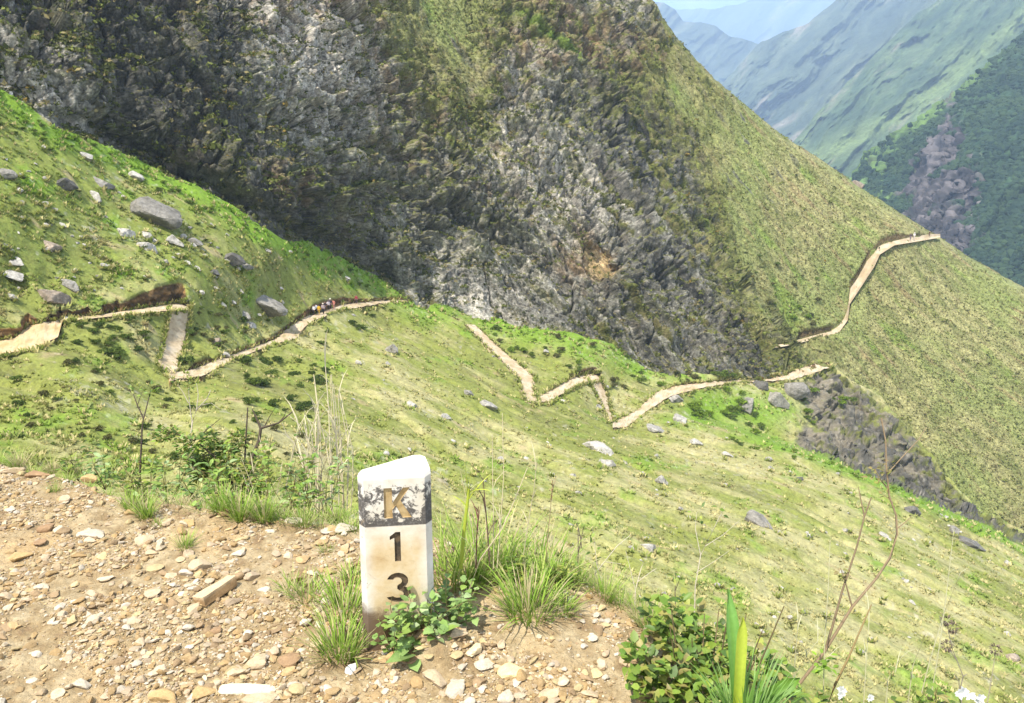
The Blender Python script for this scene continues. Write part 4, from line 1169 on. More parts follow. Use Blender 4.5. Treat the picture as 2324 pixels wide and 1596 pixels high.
def build_milestone():
    import bmesh
    mats = milestone_mats()
    h = pz(1082, POST[1])
    plan = [(-0.094, 0.0), (0.092, 0.0), (0.112, 0.026), (0.112, 0.05), (0.100, 0.125), (0.084, 0.138), (0.060, 0.138), (-0.104, 0.05), (-0.113, 0.028)]
    n = len(plan)
    levels = [(-0.16, 1.05, 0.0), (0.02, 1.03, 0), (0.2, 1.015, 0), (BAND0, 1.0, 0.0), (h - 0.008, 0.99, 0.0), (h, 0.965, 0.002)]
    V = []
    for z, s, dy in levels:
        for px, py in plan: V.append((px * s, 0.07 + (py - 0.07) * s + dy, z + (0.010 * (py / 0.14) if z > 0.5 else 0)))
    V.append((0.03, 0.08, h + 0.012))
    F = []
    bm = bmesh.new(); vs = [bm.verts.new(v) for v in V]
    for k in range(len(levels) - 1):
        for j in range(n): bm.faces.new((vs[k * n + j], vs[k * n + (j + 1) % n], vs[(k + 1) * n + (j + 1) % n], vs[(k + 1) * n + j]))
    t = (len(levels) - 1) * n
    for j in range(n): bm.faces.new((vs[t + j], vs[t + (j + 1) % n], vs[-1]))
    bm.faces.new(list(reversed(vs[:n])))
    ed = [e for e in bm.edges if len(e.link_faces) == 2 and e.calc_face_angle(0) > 0.3 and min(v.co.z for v in e.verts) > -0.1]
    bmesh.ops.bevel(bm, geom=ed, offset=0.003, segments=2, profile=0.6, affect='EDGES')
    bmesh.ops.recalc_face_normals(bm, faces=bm.faces[:])
    me = bpy.data.meshes.new('milestone'); bm.to_mesh(me); bm.free()
    for m in mats: me.materials.append(m)
    o = bpy.data.objects.new('milestone', me); COLL.objects.link(o)
    # carved signs: K, 1 and 3
    glyphs = []
    zt, zb = pz(1108, POST[1]), pz(1176, POST[1]); H = zt - zb
    K = [(0, 0), (.30, 0), (.30, .28), (.42, .42), (.66, 0), (1.0, 0), (.60, .58), (.95, 1.0), (.70, 1.0), (.30, .50), (.30, 1.0), (0, 1.0)]
    glyphs.append(([(-.034 + x * .084, zb + y * H) for x, y in K], 1))
    zt, zb = pz(1208, POST[1]), pz(1274, POST[1]); H = zt - zb
    one = [(.42, 0), (1, 0), (1, 1), (.55, 1), (0, .86), (0, .74), (.42, .80)]
    glyphs.append(([(-.020 + x * .033, zb + y * H) for x, y in one], 2))
    zt, zb = pz(1300, POST[1]), pz(1366, POST[1]); H = zt - zb
    three = []
    for a in np.linspace(165, -62, 12): three.append((.46 + .44 * math.cos(math.radians(a)), .72 + .28 * math.sin(math.radians(a))))
    for a in np.linspace(58, -160, 12): three.append((.48 + .52 * math.cos(math.radians(a)), .28 + .28 * math.sin(math.radians(a))))
    for a in np.linspace(-150, 72, 10): three.append((.46 + .24 * math.cos(math.radians(a)), .27 + .12 * math.sin(math.radians(a))))
    three += [(.44, .45), (.44, .56)]
    for a in np.linspace(-70, 155, 10): three.append((.45 + .19 * math.cos(math.radians(a)), .72 + .12 * math.sin(math.radians(a))))
    glyphs.append(([(-.035 + x * .076, zb + y * H) for x, y in three], 2))
    bmc = bmesh.new()
    for pts, mi in glyphs:
        f = [bmc.verts.new((x, -0.02, z)) for x, z in pts]; b = [bmc.verts.new((x, 0.0065, z)) for x, z in pts]
        k = len(pts)
        fs = [bmc.faces.new(f), bmc.faces.new(list(reversed(b)))] + [bmc.faces.new((f[(j + 1) % k], f[j], b[j], b[(j + 1) % k])) for j in range(k)]
        for q in fs: q.material_index = mi
    bmesh.ops.recalc_face_normals(bmc, faces=bmc.faces[:])
    mc = bpy.data.meshes.new('cut'); bmc.to_mesh(mc); bmc.free()
    for m in mats: mc.materials.append(m)
    oc = bpy.data.objects.new('cut', mc); COLL.objects.link(oc)
    md = o.modifiers.new('carve', 'BOOLEAN'); md.operation = 'DIFFERENCE'; md.object = oc; md.solver = 'EXACT'
    dg = bpy.context.evaluated_depsgraph_get()
    me2 = bpy.data.meshes.new_from_object(o.evaluated_get(dg))
    o.modifiers.clear(); o.data = me2; me2.name = 'milestone'
    bpy.data.objects.remove(oc)
    z0 = 0.0
    o.location = (POST[0], POST[1], z0); o.rotation_euler = (0, math.radians(0.6), math.radians(8.0))
    tag(o, 'weathered white concrete milestone carved K 1 3 with worn black band', 'milestone')
    return o


build_milestone()


# ================================================================ STONES AND BOULDERS
def stone_obj(name, proto, P, S, M, col, mat, smooth=False):
    V, F = proto
    c = np.asarray(col, float) * (1 + 0.25 * fbm(V * 1.7 + P * 3.1, 3))[:, None]
    o = mesh_np(name, (V * np.asarray(S)) @ M.T, F, mat, c, smooth)
    o.location = P
    return o


SPROTO = [rock_proto(np.random.default_rng(100 + k), 3, 0.85, 7 + k % 4, 0.035, .42) for k in range(8)]


def ledge_stone(x, y, w, h, col, label, yaw=0.0, k=0, flat=0.45, group=None, tilt=0.0, sink=0.15):
    p = ray_ground(x, y); p[2] = float(ledge_z(np.array([p[0]]), np.array([p[1]]))[0])
    D = CAM[2] / -float(zdir(y))
    a = w * 0.5 * D / FPX; b = h * 0.5 * D / FPX
    t = min(b * 1.2, a * flat)
    o = stone_obj('stone', SPROTO[k % 8], p + np.array([0, 0, t * (0.55 - sink)]), (a, b * 1.25, t), rotz(yaw) @ rotx(tilt), col, M_PEBBLE)
    tag(o, label, 'stone', group)


PALE, TANC, OCH, BRN = np.array([.42, .355, .26]), np.array([.42, .32, .20]), np.array([.39, .265, .12]), np.array([.27, .17, .09])
for s in [
    (210, 1219, 66, 30, PALE, 'flat whitish slab lying in the gravel near the left edge of the ledge', 0.1, 1, .25),
    (335, 1222, 46, 32, TANC, 'blocky pinkish tan stone left of the small grass tuft on the gravel', 0.5, 2, .6),
    (382, 1188, 24, 20, TANC, 'round tan stone just up the slope from the small grass tuft', 0.2, 3, .8),
    (112, 1203, 40, 24, BRN, 'reddish brown stone with a dark right side on the left gravel', 0.4, 4, .6),
    (90, 1238, 26, 20, BRN, 'dark edged brown chip below the reddish brown stone', 0.9, 5, .6),
    (15, 1352, 32, 22, TANC, 'smooth tan stone at the left edge of the ledge', 0.2, 6, .7),
    (50, 1265, 40, 26, OCH, 'ochre stone among rubble on the left of the ledge', 0.6, 0, .6),
    (455, 1290, 42, 34, TANC, 'upright tan chip in the bare patch above the long brown slab', 1.1, 1, .7),
    (392, 1305, 30, 20, TANC, 'yellowish stone at the edge of the bare patch of soil', 0.3, 2, .5),
    (442, 1382, 34, 26, TANC, 'tan stone against the near end of the long brown slab', 0.3, 3, .8),
    (492, 1424, 36, 20, BRN, 'dark brown chip of rock below the long slab', 0.5, 4, .5),
    (345, 1350, 32, 26, TANC, 'grey tan stone left of the bare soil below the tuft', 0.3, 5, .6),
    (190, 1562, 40, 26, PALE, 'pale round stone near the lower left of the ledge', 0.2, 6, .5),
    (400, 1472, 26, 18, TANC, 'small tan block alone in fine gravel at lower left', 0.7, 7, .7),
    (465, 1574, 48, 34, OCH, 'rust orange stone at the bottom rim beside the long pale slab', 0.4, 0, .7),
    (372, 1586, 66, 30, OCH, 'broad orange stone half out of the picture at the bottom', 0.1, 1, .4),
    (575, 1568, 130, 30, np.array([.60, .50, .33]), 'long pale yellow slab at the bottom of the ledge', 0.05, 2, .22),
    (600, 1592, 90, 22, TANC, 'tan slab just below the long pale yellow slab', -0.05, 3, .3),
    (590, 1500, 52, 36, TANC, 'tan rock in the cluster below the trampled soil', 0.5, 4, .6),
    (655, 1505, 46, 34, BRN, 'brownish rock at the right of the cluster below the trampled soil', 0.2, 5, .7),
    (545, 1528, 38, 30, TANC, 'tan rock at the left of the cluster below the trampled soil', 1.0, 6, .6),
    (560, 1455, 44, 20, BRN, 'thin dark stone lying at the edge of the trampled soil', 0.1, 7, .3),
    (785, 1200, 44, 34, PALE, 'white stone beside the milestone band on the rim of the ledge', 0.2, 0, .6),
    (755, 1204, 30, 26, OCH, 'yellow ochre stone left of the white stone on the rim', 0.4, 1, .7),
    (672, 1185, 44, 20, PALE, 'pale slab on the rim left of the milestone', 0.1, 2, .4),
    (800, 1522, 30, 22, np.array([.62, .60, .55]), 'round grey white pebble at the foot of the grass left of the milestone', 0.3, 3, .8),
    (895, 1500, 36, 24, OCH, 'golden brown stone in front of the milestone foot', 0.5, 4, .6),
    (925, 1515, 44, 32, BRN, 'dark brown stone right of the golden one in front of the milestone', 0.9, 5, .7),
    (990, 1552, 62, 36, TANC, 'wedge shaped tan stone at the bottom in front of the milestone', -0.3, 6, .5),
    (1080, 1497, 44, 40, np.array([.62, .50, .30]), 'pale yellow stone below the leaves at the right of the milestone', 0.6, 7, .6),
    (1040, 1480, 40, 28, TANC, 'tan stone close to the big green leaves', 0.2, 0, .6),
    (1165, 1538, 62, 44, np.array([.64, .48, .24]), 'large yellow stone at the bottom right of the milestone', 0.3, 1, .5),
    (1100, 1520, 40, 34, PALE, 'whitish stone left of the large yellow stone', 0.8, 2, .6),
    (1040, 1575, 50, 40, PALE, 'whitish mottled stone at the bottom below the milestone', 0.1, 3, .6),
    (1150, 1590, 44, 30, PALE, 'grey white stone at the bottom under the large yellow stone', 0.5, 4, .6),
    (1245, 1575, 44, 26, TANC, 'tan flat stone at the bottom right end of the gravel', 0.2, 5, .4),
    (1340, 1570, 40, 26, TANC, 'tan flat stone beside the leafy shrub at the bottom', 0.2, 6, .4),
    (40, 1072, 52, 20, TANC, 'low tan rock on the skyline of the ledge at far left', 0.0, 7, .5),
    (88, 1080, 50, 18, BRN, 'brown rock on the skyline of the ledge', 0.0, 0, .5),
    (205, 1090, 40, 16, OCH, 'orange tan rock half hidden in grass on the ledge rim', 0.1, 1, .5),
    (430, 1190, 36, 20, OCH, 'yellowish stone up the slope on the middle of the rim', 0.1, 2, .6),
    (520, 1170, 40, 20, BRN, 'brown stone at the rim below the grass fringe', 0.1, 3, .6),
]:
    ledge_stone(*s)

# the long brown slab: a bar of rock with a squarish end towards the viewer
def long_slab():
    import bmesh
    a = ray_ground(452, 1372); b = ray_ground(530, 1326)
    d = b - a; Ln = float(np.linalg.norm(d)); yaw = math.atan2(d[1], d[0])
    bm = bmesh.new(); bmesh.ops.create_cube(bm, size=1.0)
    bmesh.ops.scale(bm, vec=(Ln, 0.062, 0.034), verts=bm.verts)
    bmesh.ops.subdivide_edges(bm, edges=bm.edges[:], cuts=5, use_grid_fill=True)
    V = np.array([v.co[:] for v in bm.verts])
    bmesh.ops.triangulate(bm, faces=bm.faces[:])
    F = np.array([[v.index for v in f.verts] for f in bm.faces]); bm.free()
    V = V + 0.006 * np.stack([fbm(V * 22, 3), fbm(V * 22 + 9, 3), fbm(V * 26 + 20, 3)], -1)
    V[:, 1] *= 1 - 0.35 * (V[:, 0] / Ln + 0.5)
    c = mixc(np.array([.30, .19, .09]), np.array([.50, .37, .22]), sstep(0.004, 0.016, V[:, 2]))  # top painted paler than the sides, lit and shaded faces put into colour
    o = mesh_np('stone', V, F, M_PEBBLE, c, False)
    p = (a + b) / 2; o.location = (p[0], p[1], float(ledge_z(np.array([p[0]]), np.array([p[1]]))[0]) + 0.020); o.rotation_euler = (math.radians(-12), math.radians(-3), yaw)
    tag(o, 'long brown slab of rock with a shadowed side, lying on the gravel', 'stone')


long_slab()
rg = np.random.default_rng(77)
k = 0
while k < 110:
    x, y = rg.uniform(0, 1500), rg.uniform(1070, 1590)
    if y < ledge_px(x) + 14 or (760 < x < 1330 and 1200 < y < 1470) or (x > 1380 and y > 1330): continue
    w = rg.uniform(16, 34)
    ledge_stone(x, y, w, w * rg.uniform(.5, .8), STONE_COL[rg.integers(8)] * rg.uniform(.85, 1.12), 'small angular tan stone lying loose in the gravel of the ledge', rg.uniform(0, 3), k, rg.uniform(.35, .7), 'loose stones on the gravel ledge', rg.normal(0, .15))
    k += 1

BPROTO = [rock_proto(np.random.default_rng(200 + k), 4, 0.9, 7 + k % 4, 0.05, .42) for k in range(9)]
GREY, LIGHT, DARK, WARM = np.array([.25, .23, .195]), np.array([.42, .39, .335]), np.array([.11, .102, .09]), np.array([.30, .24, .18])


BOULDERS = []


def boulder(sheet, x, y, w, h, col, label, k=0, yaw=None, group=None, name='boulder', cat='boulder', up=0.28, mat=None):
    if sheet is SA: BOULDERS.append((x, y, w, h))
    r, c = sheet.find(x, y); p = sheet.P[r, c].copy(); n = sheet.N[r, c]
    D = float((p - CAM) @ np.array([0, CP, -SP]))
    if w > 14: w, h = w * .9, h * .9
    a = w * 0.5 * D / FPX; b = h * 0.5 * D / FPX
    yw = (0.35 * math.sin(x * 1.7)) if yaw is None else yaw
    # long axis follows the fall of the slope as seen here
    vd = (p - CAM) / np.linalg.norm(p - CAM)
    fall = (unproj(x + 20, y + 8, D) - unproj(x - 20, y - 8, D)); fall /= np.linalg.norm(fall)
    n = n - fall * float(n @ fall); n /= np.linalg.norm(n)
    lat = np.cross(n, fall)
    M = np.stack([fall, lat, n], 1) @ rotz(yw)
    V, F = BPROTO[k % 9]
    P = (V * np.array([a * 1.05, (a + b) * 0.5, b * 1.45])) @ M.T
    wp = P + p
    cc = np.asarray(col) * (1 + 0.35 * fbm(wp / (0.4 * a + 0.1), 3) + 0.3 * fbm(wp / 0.35, 3))[:, None]
    cc = mixc(np.clip(cc, .02, .7), np.array([.07, .07, .045]), 0.7 * sstep(0.15, 0.45, fbm(wp / 0.8 + 31, 3)))
    o = mesh_np(name, P, F, mat or M_BOULDER, cc, False)
    o.location = p + n * b * (0.62 if w > 110 else up)
    tag(o, label, cat, group)
    return o


for s in [
    (357, 493, 110, 56, GREY * .85, 'biggest boulder on the upper left slope, pale left face and dark underside', 4, 0.1),
    (145, 426, 46, 30, DARK, 'dark pointed boulder on the upper left slope', 1), (234, 418, 52, 20, GREY, 'flat grey outcrop up the slope from the biggest boulder', 2), (195, 354, 36, 22, LIGHT, 'pale block just under the foot of the rock face at upper left', 3),
    (308, 400, 32, 20, LIGHT, 'pale slab on the slope right under the rock face above the biggest boulder', 4), (217, 441, 30, 18, LIGHT, 'whitish block left of the biggest boulder, uppermost of a short row', 5),
    (283, 524, 42, 26, LIGHT, 'pale slab tilted downhill just left below the biggest boulder', 6), (331, 526, 32, 18, LIGHT, 'small pale rock right under the biggest boulder', 7), (339, 556, 58, 28, LIGHT * .9, 'long pale grey slab two rocks below the biggest boulder', 8),
    (394, 545, 40, 22, LIGHT, 'white topped rock below the right tip of the biggest boulder', 0), (436, 547, 38, 16, GREY, 'low grey rock at right of the white topped rock', 1), (115, 556, 46, 20, WARM, 'tan flat topped rock on the left of the slope', 2),
    (35, 588, 34, 18, LIGHT, 'pale rock in dark bushes at the left edge', 3), (24, 610, 58, 14, LIGHT * .9, 'long thin pale slab at the left edge of the slope', 4), (159, 648, 34, 28, GREY * 1.2, 'rounded grey rock standing above the left trail bend', 5),
    (120, 676, 76, 38, WARM * .8, 'broad brownish outcrop just above the dark cut of the trail', 6), (20, 668, 30, 14, LIGHT, 'small pale rock near the left edge above the trail', 7), (16, 394, 44, 18, GREY, 'grey rock cut by the left edge of the picture, high on the slope', 8),
    (525, 589, 52, 30, DARK * 1.1, 'dark rock in the middle of the upper grass slope', 1), (556, 608, 40, 16, GREY, 'low bluish grey rock next to the dark rock', 2), (485, 614, 24, 20, DARK * 1.3, 'small dark cube of rock left of the dark rock', 3),
    (602, 694, 96, 40, GREY, 'great grey slab sloping down to the trail beside the walkers', 4, 0.1), (553, 708, 32, 18, GREY * 1.2, 'grey rock left of the great slab', 5), (563, 734, 40, 18, LIGHT, 'smooth white rock between the great slab and the trail', 6),
    (489, 782, 24, 24, WARM, 'tan block at the cut bank of the trail', 7), (508, 806, 24, 10, LIGHT * .9, 'flat stone on the cut bank over the lower trail bend', 8), (144, 721, 24, 12, np.array([.62, .66, .70]), 'bluish white rock on the trail edge at the left', 0),
    (886, 800, 28, 24, GREY * 1.2, 'grey boulder alone on the slope below the rock face', 1), (935, 923, 28, 20, LIGHT, 'white boulder up the slope from the milestone', 2), (1062, 895, 24, 18, GREY * 1.2, 'small grey rock below the middle zigzag of the trail', 3),
    (1106, 924, 38, 18, LIGHT * .8, 'long grey rock right of the small grey rock under the zigzag', 4), (1010, 948, 22, 16, LIGHT, 'small white rock between the white boulder and the long grey rock', 5), (1359, 1020, 78, 42, LIGHT, 'big pale boulder with a dark right end in the middle of the lower slope', 6, 0.2),
    (1376, 1058, 40, 18, LIGHT * .85, 'low pale rock just downhill of the big pale boulder', 7), (1303, 1069, 20, 12, LIGHT, 'small pale rock downhill left of the big pale boulder', 8), (1500, 1094, 30, 22, LIGHT * .8, 'grey white rock between the big pale boulder and the dark speckled one', 0),
    (1531, 908, 34, 20, GREY * 1.2, 'grey rock right under the curve of the far trail', 1), (1546, 952, 40, 22, LIGHT * .9, 'pale rock in bright green bushes below the far trail', 2), (1487, 975, 50, 16, LIGHT * .8, 'low pale outcrop at the end of the trail above the lower slope', 3),
    (1579, 1003, 28, 16, LIGHT, 'pale rock downhill of the bright green bushes', 4), (1720, 1181, 58, 42, GREY * .95, 'dark speckled boulder on the right of the lower slope', 5, -0.2), (1694, 920, 46, 36, GREY, 'grey rock in the green bushes under the trail, left one', 6),
    (1725, 877, 34, 30, DARK * 1.2, 'dark block of rock right beneath the trail', 7), (1805, 886, 56, 38, GREY * .9, 'dark grey rock beneath the trail end', 8), (1762, 912, 50, 40, GREY * 1.25, 'pale grey rock beneath the trail between two darker ones', 0),
    (2068, 1161, 36, 22, DARK * 1.3, 'dark rock at the crest in front of the rock bluff', 1), (2167, 1200, 28, 20, GREY, 'grey rock on the crest at the right', 2), (2205, 1232, 60, 24, DARK * 1.5, 'low dark outcrop below the crest on the right', 3),
    (1650, 1035, 24, 12, LIGHT, 'pale stone on the stony upper part of the right slope', 4), (2006, 1217, 26, 12, LIGHT * .9, 'grey white stone seen behind the bare sapling', 5), (1473, 1249, 40, 20, LIGHT * .8, 'pale rock on the near slope above the leafy shrub', 6), (1813, 1087, 14, 12, DARK, 'small black rock on the pale right slope', 7),
    (2296, 1496, 32, 16, WARM, 'tan rock near the right edge low on the slope', 8),
]:
    boulder(SA, *s)
boulder(SB, 1948, 420, 34, 16, WARM * .8, 'flat topped rock on the skyline of the grass ridge', 2)
rg = np.random.default_rng(88)
for (x0, x1, y0, y1, n, lab, grp) in [
    (0, 520, 330, 660, 62, 'small pale stone strewn on the upper left grass slope', 'small stones on the upper left slope'),
    (440, 860, 560, 740, 16, 'small pale stone in the grass left of the walkers', 'small stones above the walkers'),
    (760, 1400, 780, 1250, 42, 'small pale stone in the grass of the middle slope behind the milestone', 'small stones on the middle slope'),
    (1400, 2324, 940, 1500, 90, 'small pale stone scattered on the wide right slope', 'small stones on the right slope')]:
    k = 0
    while k < n:
        x, y = rg.uniform(x0, x1), rg.uniform(y0, y1)
        if y < contact(x) + 22 or y < crest(x) + 12 and x > 1600 or y > ledge_px(x) - 12: continue
        r, c = SA.find(x, y)
        if SA.on[r, c] > .2: continue
        w = rg.uniform(6, 15)
        boulder(SA, x, y, w, w * rg.uniform(.5, .8), LIGHT * rg.uniform(.75, 1.15), lab, k, group=grp, name='stone', cat='stone', up=.2); k += 1


# ================================================================ SHRUBS ON THE SLOPES
def shrub_mesh(seed, n=170, green=((.045, .070, .012), (.11, .16, .028))):
    rng = np.random.default_rng(seed)
    pts = []
    lobes = [(rng.uniform(-.5, .5), rng.uniform(-.5, .5), rng.uniform(.25, .6), rng.uniform(.3, .55)) for _ in range(6)]
    for k in range(n):
        lx, ly, lz, lr = lobes[rng.integers(6)]
        d = rng.normal(size=3); d /= np.linalg.norm(d); d[2] = abs(d[2]) * .9 - .25
        pts.append(np.array([lx, ly, lz]) + d * lr * rng.uniform(.6, 1.05))
    P = np.array(pts); P[:, 2] = np.maximum(P[:, 2], 0)
    col = mixc(np.array(green[0]), np.array(green[1]), rng.random(n))
    return leafy_cloud(P, np.full(n, 0.26), col, rng, 4)


def stem_mesh(seed):
    rng = np.random.default_rng(seed); mb = MB()
    for k in range(4):
        a = rng.uniform(0, 6.3); mb.tube([(0, 0, -.15), (.12 * math.cos(a), .12 * math.sin(a), .2), (.4 * math.cos(a), .4 * math.sin(a), .6)], [.05, .035, .012], (.10, .075, .045), 5)
    return mb.build('stem', M_STEM, link=False)


GREENS = {'dark': ((.035, .058, .012), (.085, .125, .022)), 'mid': ((.055, .085, .014), (.13, .18, .03)), 'bright': ((.085, .14, .012), (.19, .27, .03)), 'olive': ((.06, .062, .018), (.14, .135, .045))}
SHRUBS = {g: [mesh_np('crown', *(lambda r: (r[0], r[1]))(shrub_mesh(300 + i + 10 * j, 170, v)), M_FARLEAF, shrub_mesh(300 + i + 10 * j, 170, v)[2], False, link=False) for i in range(3)] for j, (g, v) in enumerate(GREENS.items())}
STEMS = [stem_mesh(i) for i in range(3)]


def shrub(sheet, x, y, w, tone, label, group, rng):
    r, c = sheet.find(x, y); p = sheet.P[r, c]
    D = float((p - CAM) @ np.array([0, CP, -SP])); s = w * 0.5 * D / FPX
    t = empty('shrub', p, rng.uniform(0, 6.3)); t.scale = (s, s, s * rng.uniform(.7, 1.0))
    i = int(rng.integers(3))
    for nm, me in (('crown', SHRUBS[tone][i]), ('stem', STEMS[i])):
        o = bpy.data.objects.new(nm, me); COLL.objects.link(o); o.parent = t
    tag(t, label, 'shrub', group)


rg = np.random.default_rng(99)
def shrub_zone(polyg, n, sizes, tones, label, group, sheet=SA):
    xs = [p[0] for p in polyg]; ys = [p[1] for p in polyg]; k = 0; tries = 0
    while k < n and tries < 5000:
        tries += 1
        x, y = rg.uniform(min(xs), max(xs)), rg.uniform(min(ys), max(ys))
        ins = False
        for i in range(len(polyg)):
            (xa, ya), (xb, yb) = polyg[i], polyg[i - 1]
            if (ya > y) != (yb > y) and x < (xb - xa) * (y - ya) / (yb - ya) + xa: ins = not ins
        if not ins: continue
        r, c = sheet.find(x, y)
        if sheet is SA and SA.on[r, c] > .15: continue
        shrub(sheet, x, y, rg.uniform(*sizes), tones[rg.integers(len(tones))], label, group, rg); k += 1


shrub_zone([(165, 742), (345, 722), (345, 800), (330, 815), (170, 775)], 26, (18, 40), ['dark', 'mid', 'mid'], 'green shrub in the wedge of slope left of the steep trail leg', 'shrubs left of the steep trail leg')
shrub_zone([(432, 705), (520, 700), (640, 745), (500, 800), (420, 800)], 20, (14, 30), ['dark', 'mid', 'olive'], 'shrub on the slope between the steep trail leg and the walkers', 'shrubs between the trail legs')
shrub(SA, 424, 826, 46, 'dark', 'dark round bush in the lower corner of the trail bend', None, rg)
shrub_zone([(470, 868), (540, 825), (690, 785), (760, 860), (700, 950), (560, 920)], 32, (20, 44), ['dark', 'mid', 'dark'], 'dark green bush on the slope just below the lower trail bend', 'bushes below the trail bend')
shrub_zone([(0, 815), (330, 820), (420, 900), (700, 960), (800, 1100), (300, 1060), (0, 1000)], 60, (14, 34), ['mid', 'dark', 'olive'], 'bush on the near left slope below the trail', 'bushes on the near left slope')
shrub_zone([(690, 770), (730, 735), (900, 700), (760, 800)], 10, (14, 26), ['mid', 'dark'], 'bush at the outer edge of the trail by the walkers', 'bushes beside the walkers')
shrub_zone([(0, 240), (60, 260), (300, 372), (560, 505), (850, 640), (840, 660), (500, 500), (200, 370), (0, 290)], 34, (12, 26), ['bright', 'mid'], 'bright green bush along the foot of the rock face', 'bushes along the foot of the rock face')
shrub_zone([(0, 330), (400, 470), (700, 640), (500, 660), (0, 640)], 36, (8, 18), ['mid', 'dark', 'olive', 'bright'], 'small bush on the upper left grass slope', 'small bushes on the upper left slope')
shrub_zone([(900, 690), (1060, 700), (1300, 775), (1620, 862), (1500, 900), (1400, 880), (1230, 850), (1100, 770)], 34, (14, 30), ['mid', 'olive', 'bright'], 'bush on the grass between the rock face and the far trail legs', 'bushes between rock face and trail')
shrub_zone([(1560, 890), (1680, 878), (1720, 950), (1800, 1000), (1700, 990), (1560, 950)], 18, (20, 40), ['bright', 'bright', 'mid'], 'bright yellow green bush below the far end of the trail', 'bright bushes below the trail end')
shrub_zone([(1820, 868), (1900, 860), (1950, 900), (1880, 970), (1810, 960)], 10, (18, 34), ['bright', 'mid'], 'green bush on top of the rock bluff', 'bushes on the rock bluff')
shrub_zone([(1640, 978), (1900, 1048), (2060, 1118), (2040, 1130), (1880, 1065), (1640, 1000)], 22, (10, 22), ['bright', 'bright', 'mid'], 'bright green bush along the crest in front of the bluff', 'bushes along the crest')
shrub_zone([(1520, 845), (1800, 845), (1700, 862), (1520, 862)], 10, (20, 36), ['olive', 'mid'], 'olive bush at the foot of the rock nose above the trail', 'bushes at the rock nose')
shrub_zone([(1700, 560), (1860, 600), (1900, 740), (1800, 770), (1720, 680)], 16, (12, 26), ['mid', 'bright', 'olive'], 'bush in the gully beside the trail on the grass ridge', 'bushes in the ridge gully', SB)


# ================================================================ WALKERS
def skin_mesh(name, joints, edges, sub=1):
    me = bpy.data.meshes.new(name); ks = list(joints)
    me.from_pydata([joints[k][0] for k in ks], [(ks.index(a), ks.index(b)) for a, b in edges], [])
    o = bpy.data.objects.new(name, me); COLL.objects.link(o)
    sk = o.modifiers.new('s', 'SKIN')
    for i, k in enumerate(ks):
        r = joints[k][1]; v = me.skin_vertices[0].data[i]; v.radius = (r, r) if not isinstance(r, tuple) else r
        v.use_root = (i == 0)
    ss = o.modifiers.new('b', 'SUBSURF'); ss.levels = sub; ss.render_levels = sub
    dg = bpy.context.evaluated_depsgraph_get()
    m2 = bpy.data.meshes.new_from_object(o.evaluated_get(dg)); m2.name = name
    bpy.data.objects.remove(o); bpy.data.meshes.remove(me)
    return m2


def col_mesh(me, col, mat):
    at = me.color_attributes.new('Col', 'FLOAT_COLOR', 'POINT')
    at.data.foreach_set('color', np.tile(np.array([*col, 1.0], np.float32), len(me.vertices)))
    me.materials.clear(); me.materials.append(mat); me.polygons.foreach_set('use_smooth', [True] * len(me.polygons))


